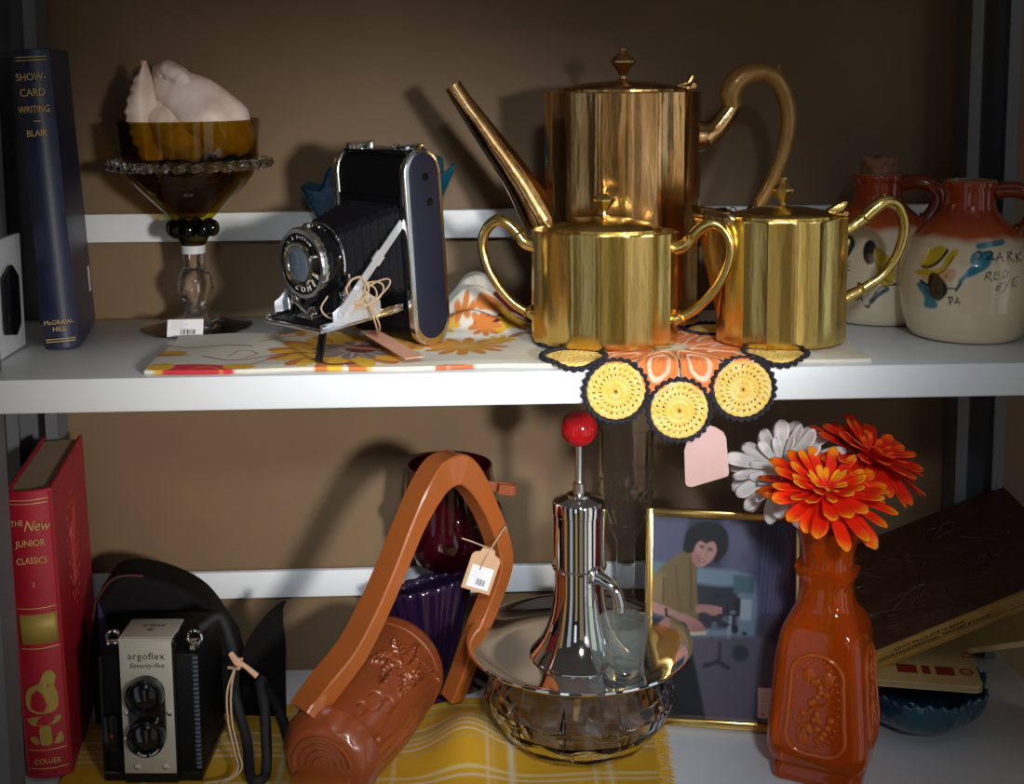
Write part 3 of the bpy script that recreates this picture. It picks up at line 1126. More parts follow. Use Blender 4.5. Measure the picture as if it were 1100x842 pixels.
# centre net
def dcent(a, b):
    th, r = 2 * PI * a, .002 + .018 * b
    return bend(DC[0] + r * math.cos(th), DC[1] + r * math.sin(th), .0004 + .0003 * math.cos(16 * th) * math.cos(b * 20))
MB().grid(dcent, 96, 14, DM, closed_u=True).build('centre_round', M_cream, doily, 60, solid=.0004, fix=False, off=1)
for k in range(10):
    an = R(-90 + 36 * k)
    cx, cy = DC[0] + .080 * math.cos(an), DC[1] + .080 * math.sin(an)
    visible = cy < .03
    nth, nr = (192, 40) if visible else (48, 10)
    RM = .0212
    hs = 1.0 if cy < 0 else .45
    mb = MB()
    V, F = [], []
    for j in range(nr):
        b = j / (nr - 1)
        for i in range(nth):
            th = 2 * PI * i / nth
            tw = th + b * 1.1
            r = RM * (.04 + .96 * b) * (1 + .012 * math.cos(24 * th) * b)
            row = .5 + .5 * math.cos(2 * PI * b * 4.5)
            st = .5 + .5 * math.cos(24 * tw)
            h = (.0006 + .0018 * (.35 + .65 * row) * (.45 + .55 * st) * (1 - .25 * b)) * hs
            V.append(bend(cx + r * math.cos(th), cy + r * math.sin(th), h))
    for j in range(nr - 1):
        b = (j + .5) / (nr - 1)
        for i in range(nth):
            th = 2 * PI * (i + .5) / nth + b * 1.1
            hole = math.cos(24 * th) < -.62 and (.50 < b < .60 or .74 < b < .82) and ((i * 7 + k) % 11 < 8)
            if hole and visible:
                continue
            q = (i + 1) % nth
            F.append((j * nth + i, j * nth + q, (j + 1) * nth + q, (j + 1) * nth + i))
    mb.add(V, F, DM)
    med = mb.build('yellow_round', M_yarn, doily, 60, solid=.0006, fix=False, off=1)
    med['label'] = 'yellow crocheted round'
    n = 108
    pts, rad = [], []
    for i in range(n):
        th = 2 * PI * i / n
        r = RM + .0022 + .0008 * math.cos(27 * th)
        pts.append(bend(cx + r * math.cos(th), cy + r * math.sin(th), .0010))
        rad.append(.0016 + .0004 * math.cos(27 * th))
    MB().tube(pts, rad, 8, DM, closed=True).build('black_edging', M_byarn, med)
    # orange leaf between the rounds
    a2 = R(-90 + 36 * k + 18)
    lc = .054
    uu, vv = [], []
    mb = MB()
    NU, NV = 34, 44
    for j in range(NV):
        b = j / (NV - 1)
        rr = lc - .038 + .055 * b
        wdt = min(.31 * rr, .0165 * math.sin(PI * (.12 + .80 * b)) ** .6)
        for i in range(NU):
            a = -1 + 2 * i / (NU - 1)
            l = a * wdt
            x = DC[0] + rr * math.cos(a2) - l * math.sin(a2)
            y = DC[1] + rr * math.sin(a2) + l * math.cos(a2)
            rho = math.hypot(a, (b - .55) * 2.0)
            uu.append(a)
            vv.append(b)
            mb.v.append(tuple(Vector(bend(x, y, (.0007 + .0010 * (.5 + .5 * math.cos(rho * 22))) * hs)) + Vector((-DC[0], -DC[1], -.0056))))
    mb.f = [(j * NU + i, j * NU + i + 1, (j + 1) * NU + i + 1, (j + 1) * NU + i) for j in range(NV - 1) for i in range(NU - 1)]
    lf = mb.build('orange_leaf', M_orange, doily, 60, solid=.0005, fix=False, off=1)
    lf['label'] = 'orange and cream crocheted leaf'
    p = Paint(uu, vv, (.74, .20, .05))
    rho = np.hypot(p.u, (p.v - .55) * 2.0)
    p.mix(np.clip(.5 + 4 * (np.cos(rho * 22 / 2 + 1.0) - .62), 0, 1), (.80, .55, .40))
    p.apply(lf.data)

pk = thing('price_tag', 'blank pale pink card tag hanging from the doily beneath the shelf', 'tag', (.1785, .0025, -.040))
tgo = Vector(pk.location)
pts = [aty(a_, b_, .0025) - tgo for a_, b_ in ((736, 518), (738, 522), (743, 523), (778, 512.5), (782, 511), (783, 507), (780, 470), (777, 464), (769, 459), (757, 455), (740, 468), (735, 484))]
mb = MB().prism([(q.x, q.z) for q in pts], -.0004, .0004, Matrix(((1, 0, 0, 0), (0, 0, -1, 0), (0, 1, 0, 0), (0, 0, 0, 1))), .0001)
mb.build('card', mat('pink card', (.60, .38, .36), .75), pk)
MB().tube(spl([(-.002, -.0012, -.004), (-.004, -.002, .006), (-.006, -.0025, .014), (-.012, -.003, .012)], 4), .0005, 6).build('thread', M_cream, pk)

# ================================================================== STONEWARE JUGS
JP = [(.0400, 0), (.0430, .0012), (.0460, .005), (.0490, .013), (.0518, .026), (.0533, .040), (.0533, .052), (.0515, .064), (.0475, .075), (.0405, .085), (.0325, .0925),
      (.0255, .0985), (.0212, .1035), (.0200, .1085), (.0200, .1190), (.0212, .1235), (.0210, .1265), (.0195, .1275), (.0160, .1270), (.0150, .1240), (.0148, .1120), (.0001, .1118)]
M_stone = mat('glazed stoneware', attr='paint', rough=.22, coat=.7)
M_rust = mat('rust glaze', (.26, .035, .008), .15, coat=.8, noise=(40, (.12, .012, .004), .5))
INK = (.012, .012, .012)


def jug(loc, label, ops, face):
    j = thing('stoneware_jug', label, 'jug', loc, (0, 0, face))
    # resample the outside for fine paint
    P = [Vector((r, 0, z)) for r, z in JP]
    prof = []
    for a, b in zip(P[:-1], P[1:]):
        n = max(1, int((b - a).length / .0011))
        for k in range(n):
            q = a.lerp(b, k / n)
            prof.append((q.x, q.z))
    prof.append(JP[-1])
    # rounded silhouette
    N = 420
    mb = MB().lathe(prof, N, cap0=True, cap1=True)
    b = mb.build('body', M_stone, j, 60)
    V = np.array(mb.v) * 1000
    p = Paint(np.where(V[:, 1] < 0, V[:, 0], 999), V[:, 2], (.78, .67, .47))
    ops(p)
    edge = 83 + 1.2 * np.sin(np.arctan2(V[:, 1], V[:, 0]) * 5) + .6 * np.sin(np.arctan2(V[:, 1], V[:, 0]) * 13)
    p.mix((V[:, 2] - edge + 3) / 6, (.50, .085, .012))
    p.mix((V[:, 2] - edge - 5) / 14, (.34, .040, .008))
    rim = (V[:, 2] > 126.6)
    p.c[rim] = (.55, .38, .20)
    p.apply(b.data)
    hp = [(.0195, 0, .1185), (.032, 0, .1200), (.0445, 0, .1165), (.0500, 0, .107), (.0475, 0, .096), (.041, 0, .0865), (.036, 0, .0850)]
    MB().tube(spl(hp, 6), [.0072, .0068, .0066, .0066, .0068, .0075, .0085], 16).build('handle', M_rust, j)
    return j


def pa_ops(p):
    X = lambda cx, cy: (((980 + cx / 7.017) - 1046) * .752, (372.5 - (230 + cy / 7.017)) * .765)
    PL = lambda L: [X(a, b) for a, b in L]
    Yl, Bl, Sk = (.62, .42, .02), (.02, .22, .34), (.72, .42, .25)
    p.poly(PL([(255, 470), (370, 435), (385, 480), (350, 530), (290, 520)]), Sk, .6, smooth=5)
    p.poly(PL([(145, 515), (210, 490), (215, 540), (165, 545)]), Sk, .6, smooth=4)
    p.poly(PL([(110, 580), (170, 560), (230, 640), (260, 690), (255, 735), (175, 740), (165, 660)]), (.05, .22, .30), .7, smooth=5)
    p.poly(PL([(100, 485), (160, 460), (270, 440), (330, 330), (385, 300), (392, 330), (330, 420), (270, 490), (210, 505), (120, 510)]), Yl, .4, smooth=5)
    p.poly(PL([(135, 420), (180, 330), (270, 285), (320, 310), (290, 370), (230, 430), (160, 450)]), Yl, .4, smooth=5)
    p.stroke(PL([(150, 445), (200, 440), (260, 395), (310, 330), (320, 312)]), 2.1, (.03, .025, .01), smooth=5)
    p.stroke(PL([(250, 490), (300, 455), (345, 385), (362, 350)]), .8, INK, smooth=5)
    p.poly(PL([(205, 490), (250, 480), (320, 550), (325, 620), (270, 680), (215, 640), (190, 560)]), (.02, .016, .012), .5, smooth=5)
    p.stroke(PL([(140, 550), (190, 575)]), 2.4, INK)
    p.stroke(PL([(175, 600), (230, 660)]), 1.3, INK)
    p.stroke(PL([(320, 480), (300, 500), (325, 500)]), .6, INK)
    p.stroke(PL([(315, 575), (380, 580)]), .7, INK)
    p.stroke(PL([(388, 590), (418, 535)]), 2.2, INK)
    p.stroke(PL([(415, 525), (470, 470), (590, 400)]), 3.0, Bl, .6, smooth=5)
    p.poly(PL([(440, 500), (470, 430), (590, 350), (620, 390), (560, 450)]), Bl, .6, smooth=5)
    p.poly(PL([(478, 370), (500, 320), (600, 310), (640, 360), (560, 400), (490, 400)]), Bl, .6, smooth=5)
    p.stroke(PL([(535, 275), (690, 250)]), 4.6, Bl, .6)
    # OZARK
    p.stroke(PL([(530, 310), (508, 330), (512, 362), (540, 362), (556, 335), (545, 312), (530, 310)]), 1.5, INK, smooth=4)
    p.stroke(PL([(580, 315), (615, 308), (632, 325), (590, 362), (640, 362)]), 1.5, INK)
    p.stroke(PL([(655, 378), (680, 318), (705, 382)]), 1.0, INK)
    p.stroke(PL([(662, 355), (700, 350)]), 1.0, INK)
    p.stroke(PL([(738, 375), (735, 318), (765, 325), (742, 348), (778, 385)]), .8, INK)
    p.stroke(PL([(792, 330), (800, 390)]), .9, INK)
    p.stroke(PL([(830, 325), (798, 355), (832, 388)]), .9, INK)
    # RED
    p.stroke(PL([(580, 505), (598, 455), (625, 452), (618, 478), (592, 482), (632, 512)]), .75, INK)
    p.stroke(PL([(680, 448), (652, 455), (645, 505), (685, 498)]), .75, INK)
    p.stroke(PL([(650, 478), (678, 474)]), .75, INK)
    p.stroke(PL([(705, 500), (716, 435), (742, 455), (735, 485), (702, 500)]), .75, INK)
    # EYE
    p.stroke(PL([(700, 535), (672, 540), (662, 580), (695, 572)]), .7, INK)
    p.stroke(PL([(668, 560), (692, 553)]), .7, INK)
    p.stroke(PL([(718, 520), (732, 555)]), .7, INK)
    p.stroke(PL([(755, 510), (705, 605)]), .7, INK)
    p.stroke(PL([(808, 492), (778, 505), (770, 562), (800, 555)]), .7, INK)
    p.stroke(PL([(772, 532), (800, 525)]), .7, INK)
    # PA
    p.stroke(PL([(345, 640), (352, 700)]), 1.0, INK)
    p.stroke(PL([(335, 642), (368, 645), (365, 672), (348, 674)]), .9, INK)
    p.stroke(PL([(385, 690), (398, 640), (418, 692)]), .9, INK)
    p.stroke(PL([(390, 676), (412, 674)]), .8, INK)


def ma_ops(p):
    X = lambda cx, cy: (((900 + cx / 3.66) - 948) * .815, (352 - (160 + cy / 3.66)) * .815)
    PL = lambda L: [X(a, b) for a, b in L]
    p.poly(PL([(35, 370), (75, 355), (95, 385), (75, 430), (50, 470), (30, 500)]), (.015, .04, .035), .5, smooth=5)
    p.ell(X(150, 413), (5.6, 10.2), INK)
    p.poly(PL([(165, 400), (205, 410), (240, 460), (240, 510), (200, 540), (175, 480)]), (.60, .42, .02), .5, smooth=5)
    p.stroke(PL([(185, 470), (205, 510), (245, 530)]), 1.0, INK, smooth=5)
    p.stroke(PL([(250, 530), (190, 545), (165, 585), (150, 625)]), 1.2, INK, smooth=5)
    p.stroke(PL([(215, 550), (180, 575), (160, 600)]), 4.2, (.02, .12, .14), .6, smooth=4)
    p.stroke(PL([(200, 560), (165, 595)]), 2.2, INK)
    p.poly(PL([(125, 530), (165, 515), (180, 540), (140, 555)]), (.66, .36, .24), .7, smooth=4)
    p.ell(X(143, 620), (2.0, 1.2), INK)
    p.stroke(PL([(40, 520), (45, 545)]), 2.6, INK)
    # E
    p.stroke(PL([(62, 455), (60, 485), (80, 484)]), .9, INK)
    p.stroke(PL([(62, 455), (80, 452)]), .8, INK)
    p.stroke(PL([(62, 470), (78, 468)]), .8, INK)
    # MA
    p.stroke(PL([(78, 595), (82, 568), (92, 585), (102, 570), (104, 598)]), .9, INK)
    p.stroke(PL([(110, 600), (120, 572), (128, 600)]), .9, INK)
    p.stroke(PL([(113, 590), (126, 590)]), .8, INK)


jug((.4125, .1000, .0006), 'cream and rust stoneware jug with hand-painted yellow-hatted man and black lettering', pa_ops, R(-22))
jm = jug((.3625, .1760, .0006), 'corked cream and rust stoneware jug standing behind the brass creamer', ma_ops, R(-18))
mb = MB().lathe([(.0138, .119), (.0145, .124), (.0155, .130), (.0160, .1395), (.0145, .1412), (.0001, .1412)], 28, fn=lambda r, z, a: (r * (1 + .04 * math.sin(3 * a)), z + .0012 * math.sin(4 * a) * (1 if z > .135 else 0)))
mb.build('cork', mat('cork', (.36, .20, .10), .9, noise=(160, (.16, .07, .03), .8), bump=(200, .6, .002)), jm)

# ================================================================== LOWER SHELF
# ---- yellow striped runner
def rz_(x, y):
    z = .0022 + .0006 * math.sin(x * 70 + y * 30) * math.sin(y * 60)
    z += .022 * math.exp(-((x + .002) / .028) ** 2 - ((y - .075) / .050) ** 2)
    z += .006 * math.exp(-((x + .19) / .03) ** 2 - ((y - .10) / .04) ** 2)
    return max(.0018, z)


def run_pt(a, b):
    x = -.322 + .474 * a
    y = .004 + .150 * b
    if a > .9:
        x += .012 * (b - .2) + .0012 * math.sin(b * 260)
    return (x, y, LOW + rz_(x, y))


mb = MB().grid(run_pt, 330, 110)
yc = mb.build('striped_runner', mat('yellow woven cotton', attr='paint', rough=.9, bump=(800, .5, .0006)), None, smooth=80, solid=.0016, fix=False)
tag(yc, 'golden yellow cotton runner with pale stripes and fringed end lying along the lower shelf', 'cloth')
V = np.array(mb.v) * 1000
p = Paint(V[:, 0], V[:, 1], (.68, .36, .012))
for y, w, c in ((98, 3, (.70, .58, .35)), (90, 5, (.50, .36, .14)), (84, 2, (.74, .62, .42)), (76, 4, (.66, .52, .28)), (68, 2.5, (.74, .62, .42)), (60, 2, (.52, .36, .12)),
                (30, 4, (.72, .55, .22)), (22, 2, (.74, .62, .42)), (122, 5, (.5, .3, .05)), (136, 3, (.72, .56, .26))):
    p.stroke([(-400, y), (400, y)], w, c, .8)
for x, w in ((15, 3), (20, 1.2), (34, 7), (-60, 3), (-72, 1.5), (-150, 5), (-240, 3), (-255, 6), (100, 3), (112, 5)):
    p.stroke([(x, -50), (x, 400)], w, (.74, .60, .34), .8, .45)
p.apply(yc.data)
fr = MB()
random.seed(5)
for k in range(90):
    b = k / 89
    q = Vector(run_pt(1, b))
    fr.tube([q + Vector((-.001, 0, 0)), q + Vector((.004, random.uniform(-.001, .001), .0006)), q + Vector((.009 + random.uniform(0, .003), random.uniform(-.002, .002), -.0018))], [.0006, .0005, .0003], 5)
f = fr.build('fringe', mat('yellow fringe', (.66, .36, .02), .9), yc)

# ---- red book
M_redc = mat('red book cloth', (.36, .006, .022), .5, noise=(30, (.26, .004, .012), .6), bump=(500, .35, .0005))
rb = thing('book', 'thick red cloth-bound book with gilt spine panel standing behind the twin-lens camera', 'book', (-.3315, .0500, LOW + .0030), (0, R(-1.2), R(7.5)))
rcov = book_mesh(rb, .0345, .235, .146, M_redc, M_pages, .0055, .003)
M_gold2 = mat('dull gilt', (.36, .25, .05), .55, .2)
def SR(z, x=0.0):
    return Matrix(((1, 0, 0, x), (0, 0, -1, -.0058), (0, 1, 0, z), (0, 0, 0, 1)))
text('THE', .0062, M_gold, rb, SR(.210, -.0090), sxx=.8)
text('New', .0120, M_gold, rb, SR(.207, .0050), shear=.35, sxx=.8)
text('JUNIOR', .0074, M_gold, rb, SR(.1935), sxx=.86)
text('CLASSICS', .0074, M_gold, rb, SR(.1795), sxx=.74)
text('1', .0062, M_gold, rb, SR(.160))
text('COLLIER', .0062, M_gold, rb, SR(.0150), sxx=.85)
def arc_patch(x0, x1, z0, z1, mat_, name, off=.0003):
    def fn(a, b):
        x = x0 + (x1 - x0) * a
        return (x, -.0055 * (1 - (x / .01725) ** 2) - off, z0 + (z1 - z0) * b)
    return MB().grid(fn, 14, 2).build(name, mat_, rb, 60, solid=-.0002)
arc_patch(-.0140, .0145, .1120, .1360, M_gold2, 'gilt_panel')
for z in (.1405, .1080, .2245, .2275, .0240, .0085):
    arc_patch(-.0150, .0150, z, z + .0007, M_gold, 'gilt_rule')
# plain gilt ornament: toadstool with a rounded seated shape
def wrap_shape(pts, name):
    me_ = MB().prism(pts, 0, .0003)
    me_.v = [(x, -.0055 * (1 - (x / .01725) ** 2) - .0003 - z, y) for x, y, z in me_.v]
    return me_.build(name, M_gold2, rb, 0)
def sm(pts, n=5):
    return [(q.x, q.y) for q in spl([(a, b, 0) for a, b in pts], n, True)]
wrap_shape(sm([(-.0035, .029), (.004, .029), (.0045, .036), (.0035, .044), (-.0035, .044), (-.0045, .036)]), 'gilt_ornament')
wrap_shape(sm([(-.0135, .050), (-.010, .0455), (0, .0445), (.009, .046), (.0120, .051), (.004, .0525), (-.006, .0525)]), 'gilt_ornament')
wrap_shape(sm([(-.0115, .058), (-.0135, .067), (-.010, .076), (-.002, .080), (.002, .088), (.007, .0895), (.0105, .084), (.009, .077), (.011, .068), (.009, .057), (-.002, .0545)]), 'gilt_ornament')
wrap_shape(sm([(-.0125, .034), (-.008, .029), (-.005, .031), (-.008, .036)], 4), 'gilt_ornament')
wrap_shape(sm([(.006, .029), (.0125, .030), (.011, .038), (.008, .034)], 4), 'gilt_ornament')
mb = MB()
random.seed(11)
CV = Matrix(((0, 0, 1, .0173), (1, 0, 0, .070), (0, 1, 0, .162), (0, 0, 0, 1)))
for k in range(46):
    a = 2 * PI * k / 46
    r = 1 + .14 * math.cos(k * 2.4)
    c = Vector((.021 * math.cos(a) * r, .043 * math.sin(a) * r, 0))
    mb.ball(c, .0024, (1, 1, .25), CV, 8, 6)
for k in range(7):
    pts = [(random.uniform(-.010, .010), random.uniform(-.030, .030), .0002) for _ in range(4)]
    mb.tube(spl(pts, 5), .0008, 6, CV)
mb.build('embossed_wreath', mat('embossed red cloth', (.34, .03, .025), .45), rb)
mb = MB()
for s in (1, -1):
    mb.tube([(.0165 * s * .97, -.0012, .003), (.0165 * s * .97, -.0012, .232)], .0009, 6)
mb.build('joint_ridge', M_redc, rb)

# ---- twin-lens camera
tl = thing('twin_lens_camera', 'black box camera with pale grey front plate and two stacked lenses', 'camera', (-.2475, .0365, LOW + .0031), (0, 0, R(-2.0)))
tl.rotation_euler[2] = R(-3.0)
bw, bd, bh = .0760, .078, .1060
MB().box((0, bd / 2, bh / 2), (bw, bd, bh), .004).build('body', M_black, tl, 40)
MB().box((0, bd / 2, .0045), (bw + .002, bd + .002, .009), .002).build('base_rim', M_blackgl, tl)
MB().box((0, .0190, bh + .004), (.039, .026, .014), .003).build('hood', M_blackgl, tl)
MB().box((0, .002, .056), (.044, .012, .112), .0025).build('front_housing', M_blackgl, tl)
M_greyp = mat('pale grey plate', (.40, .38, .32), .38, .2)
fpl = []
for (x, z) in ((-.0203, .010), (.0203, .010), (.0203, .1195), (-.0203, .1195)):
    fpl.append((x, z))
XZf = Matrix(((1, 0, 0, 0), (0, 0, -1, 0), (0, 1, 0, 0), (0, 0, 0, 1)))
fp = MB().box((0, -.0052, .0640), (.0405, .0018, .1080), .0007).build('front_plate', M_greyp, tl)
MB().box((0, .0130, .1195), (.0415, .0330, .0022), .0009).build('top_plate', M_greyp, tl)
MB().tube([(-.0205, -.0040, .1185), (.0205, -.0040, .1185)], .0016, 10).build('plate_fold', M_greyp, fp)
# lens board
fig8 = []
for k in range(25):
    a = R(0 + 180 * k / 24)
    fig8.append((.0142 * math.cos(a), .0765 + .0142 * math.sin(a)))
for k in range(25):
    a = R(180 + 180 * k / 24)
    fig8.append((.0142 * math.cos(a), .0430 + .0142 * math.sin(a)))
lb = MB().prism(fig8, .0055, .0092, XZf, .0008).build('lens_board', M_blackgl, tl, 40)
for z, nm in ((.0765, 'viewing_lens'), (.0430, 'taking_lens')):
    ML = T(0, -.0088, z) @ Matrix.Rotation(R(90), 4, 'X')
    ln = MB().lathe([(.0145, 0), (.0148, .002), (.0146, .0068), (.0128, .0075), (.0112, .0060), (.0105, .0035)], 48, ML, cap0=True, cap1=False).build(nm, M_blackgl, lb)
    MB().lathe([(.0108, .0030), (.0100, .0045), (.006, .0058), (.0005, .0062)], 36, ML).build('glass', mat('dark lens', (.004, .004, .008), .04, coat=1.0), ln)
    if nm == 'taking_lens':
        for k, c in enumerate('75mm'):
            text(c, .0028, M_wht, ln, ML @ rotz(R(-118 + 9 * k + 90)) @ T(0, -.0123, .0077), 'ring_letter')
        for k, c in enumerate('Lumar'):
            text(c, .0028, M_wht, ln, ML @ rotz(R(-72 + 9 * k + 90)) @ T(0, -.0123, .0077), 'ring_letter')
mb = MB()
for (x, z) in ((-.0162, .0600), (.0172, .0600), (-.0100, .0155), (.0120, .0155), (-.0175, .0390)):
    m_ = MB().lathe([(.0022, 0), (.0021, .0012), (.0008, .0018)], 16, T(x, -.0061, z) @ Matrix.Rotation(R(90), 4, 'X'))
    m_.build('screw', M_chrome, fp)
text('argoflex', .0078, M_ink, fp, T(.0005, -.0062, .1060) @ XZf, space=1.12)
text('Seventy-five', .0056, M_ink, fp, T(.0005, -.0062, .0985) @ XZf, shear=.4)
text('ARGUS', .0056, M_ink, tl, T(.001, .017, .1207) @ rotz(PI))
text('75', .0056, M_ink, tl, T(.001, .010, .1207) @ rotz(PI), shear=.4)
# side details
mb = MB()
for k in range(26):
    mb.box((bw / 2 - .0015, .0005, .012 + k * .0036), (.004, .0030, .0022), .0004)
mb.build('ribbed_edge', mat('blue grey trim', (.12, .15, .22), .3, .6), tl)
MB().box((-bw / 2 + .0012, -.0006, .056), (.0030, .0030, .095), .0008).build('edge_trim', M_blackgl, tl)
for s in (-1, 1):
    mb = MB().torus((s * (bw / 2 - .006), .018, bh + .004), .0055, .0016, 'Y', 20, 8)
    mb.box((s * (bw / 2 - .006), .018, bh + .0005), (.010, .008, .003), .001)
    mb.build('strap_lug', M_chrome, tl)
mb = MB().box((.0305, .010, bh + .0035), (.003, .016, .0018), .0005, T(.0305, .010, bh) @ rotz(R(35)) @ T(-.0305, -.010, -bh))
mb.box((.0340, .004, bh + .0025), (.0042, .0042, .004), .001)
mb.build('shutter_lever', M_chrome, tl)
sd_ = MB().box((-.0300, -.0030, .042), (.011, .006, .030), .001)
sd_.build('film_advance_housing', M_blackgl, tl)
MB().lathe([(.0012, 0), (.001, .0008)], 12, T(-.0290, -.0060, .041) @ Matrix.Rotation(R(90), 4, 'X')).build('red_window', mat('red enamel', (.5, .01, .01), .3), tl)
# braided neck strap
M_strap = mat('black cord', (.005, .005, .007), .75, bump=(500, .6, .001))
st = [(-.2130, .062, LOW + .116), (-.1985, .070, LOW + .122), (-.1900, .066, LOW + .104), (-.1880, .070, LOW + .080), (-.1900, .080, LOW + .050), (-.1780, .060, LOW + .020),
      (-.1715, .032, LOW + .0085), (-.1640, .024, LOW + .0085), (-.1590, .034, LOW + .012), (-.1630, .060, LOW + .045), (-.1700, .085, LOW + .060), (-.1560, .090, LOW + .030),
      (-.1430, .068, LOW + .0085), (-.1330, .085, LOW + .0085)]
inv = tl.matrix_basis.inverted()
MB().tube([inv @ q for q in spl(st, 10)], .0042, 12).build('neck_strap', M_strap, tl)

tg = thing('price_tag', 'twisted tan paper tag on twine hanging from the twin-lens camera strap', 'tag', (-.1850, .0600, LOW + .085))
mb = MB()
k0 = Vector((0, 0, 0))
mb.tube(spl([(-.004, .002, .010), (.002, -.002, .004), (.008, -.004, .002), (.018, -.006, -.006)], 5), [.0022, .0032, .0018, .0024], 8)
mb.tube(spl([(-.006, .002, -.002), (.004, -.004, .000), (-.002, .002, .005), (.006, -.003, .007)], 5), .0012, 7)
mb.build('twisted_card', mat('tan card', (.60, .36, .22), .8), tg)
mb = MB()
for d in (0, .003):
    mb.tube(spl([(0, -.002, 0), (-.006 + d, -.006, -.018), (-.005 + d, -.012, -.040), (.001 + d, -.020, -.062), (.004 + d, -.026, -.072), (-.004 + d, -.030, -.0780), (-.020 + d * 4, -.034, -.0785)], 6), .0009, 6)
mb.build('twine', M_twine, tg)

# ---- black case and pointed strap end behind
cs = thing('leather_case', 'rounded black leather camera case standing behind the twin-lens camera', 'case', (-.2560, .1500, LOW + .0042), (0, 0, R(6)))
dome = [(-.064, 0), (.060, 0), (.062, .030)] + [(q.x, q.y) for q in spl([(.056, .062, 0), (.030, .104, 0), (-.006, .126, 0), (-.040, .130, 0), (-.058, .110, 0)], 6)] + [(-.066, .060)]
ch_ = MB().prism(dome, -.022, .022, XZf, .006, 3).build('shell', mat('worn black leather', (.004, .0035, .004), .8, spec=.15, bump=(250, .5, .001)), cs, 40)
pth = [(x * 1.005, -.0225, z * 1.005 + .0002) for x, z in dome[-12:]]
MB().tube(pth, .0012, 8).build('edge_piping', mat('red brown piping', (.05, .009, .008), .7), cs)
MB().prism([(-.056, .004), (-.034, .004), (-.046, .080), (-.056, .112)], .0222, .0236, XZf).build('lining_flap', mat('indigo lining', (.02, .018, .07), .8), cs)
pf = thing('leather_strap', 'tall tapering black leather strap standing between the box camera and the wooden flask', 'strap', (-.1690, .1320, LOW + .0046))
base_ = pf.location
rs = []
tipp = aty(305, 646, .132) - base_
ctr = spl([(-.010, 0, 0), (-.008, .002, .040), (-.002, .004, .072), (.006, .004, .092), (tipp.x, 0, tipp.z)], 6)
wd_ = lerp_list([.022, .021, .018, .010, .0042, .002], len(ctr))
for c, w in zip(ctr, wd_):
    rs.append([(c.x - w, c.y - .0015, c.z), (c.x + w, c.y - .0015, c.z), (c.x + w, c.y + .0015, c.z), (c.x - w, c.y + .0015, c.z)])
MB().rings(rs).build('strap_blade', mat('dark strap leather', (.004, .0035, .0035), .8, spec=.15, bump=(250, .5, .001)), pf, 40)
MB().tube(spl([tipp + Vector((0, 0, -.002)), tipp + Vector((-.003, -.001, .0015)), tipp + Vector((-.006, -.002, .001))], 4), .0007, 6).build('buckle_pin', mat('dark steel', (.2, .18, .16), .3, 1.0), pf)

# ---- carved wooden barrel flask with looped handle
M_wood = mat('carved reddish wood', (.24, .052, .013), .28, noise=(22, (.18, .045, .014), .7), bump=(140, .2, .001), coat=.35)
M_wood2 = mat('orange wood', (.33, .085, .016), .28, noise=(26, (.28, .08, .02), .6), coat=.35)
bx = Vector((.317, .949, .085)).normalized()
bn = Vector((-.1095, -.0080, LOW + .0375))
wf = thing('carved_wooden_flask', 'carved reddish wooden barrel flask with palm tree relief and tall angular wooden loop handle', 'flask', (bn.x, bn.y, LOW + .0036))
wl = Vector(wf.location)
BM = frame_m(bn - wl, bx.cross(Vector((0, 0, 1))), Vector((0, 0, 1)) - bx * bx.z)
ax_dir = BM.to_3x3() @ Vector((0, 0, 1))
if ax_dir.dot(bx) < 0:
    BM = frame_m(bn - wl, -bx.cross(Vector((0, 0, 1))), Vector((0, 0, 1)) - bx * bx.z)
NB, NZ = 300, 190
LEN = .145
uu, vv = [], []
def rad(t):
    return .0335 + .0055 * math.sin(PI * t) + .0115 * t
for j in range(NZ):
    for i in range(NB):
        uu.append((180 - (i / NB) * 360 + 180) % 360 - 180)
        vv.append(j / (NZ - 1) * 128)
ph = Paint(np.array(uu) * .85, vv, (0., 0., 0.))
# the side seen from the front: angle 0 = outward (+X), 90 = top.  relief drawn in (angle*.85 mm, distance mm)
U = lambda d: d * .85
for (pts, w) in (([(U(62), 92), (U(50), 78), (U(38), 62)], 1.6), ([(U(62), 92), (U(72), 76), (U(78), 62)], 1.6)):
    pass
pc = (U(46), 78)
for (ex, ey, bendx) in ((U(78), 66, 4), (U(70), 100, 3), (U(48), 112, -3), (U(22), 104, -4), (U(14), 78, -4), (U(28), 56, 3), (U(56), 50, 4)):
    mx_, my_ = (pc[0] + ex) / 2 + bendx, (pc[1] + ey) / 2 + bendx
    dxx, dyy = ex - pc[0], ey - pc[1]
    l_ = math.hypot(dxx, dyy)
    nx_, ny_ = -dyy / l_, dxx / l_
    ph.poly([(pc[0], pc[1]), (mx_ + nx_ * 6.5, my_ + ny_ * 6.5), (ex, ey), (mx_ - nx_ * 6.5, my_ - ny_ * 6.5)], (1.5, 0, 0), .8, smooth=5)
    ph.stroke([(pc[0], pc[1]), (mx_, my_), (ex, ey)], 1.3, (-.6, 0, 0), .5, smooth=4)
    for t in (.3, .45, .6, .75):
        qx, qy = pc[0] + dxx * t + bendx * .6, pc[1] + dyy * t + bendx * .6
        for s in (-1, 1):
            ph.stroke([(qx, qy), (qx + nx_ * s * 5 + dxx / l_ * 3, qy + ny_ * s * 5 + dyy / l_ * 3)], .7, (-.2, 0, 0), .4)
ph.stroke([pc, (U(34), 92), (U(16), 108), (U(-6), 116)], 5, (1.3, 0, 0), .8, smooth=6)
for t in range(9):
    ph.stroke([(U(34 - 5 * t), 89 + 3.2 * t), (U(30 - 5 * t), 98 + 2.6 * t)], .9, (-.3, 0, 0), .4)
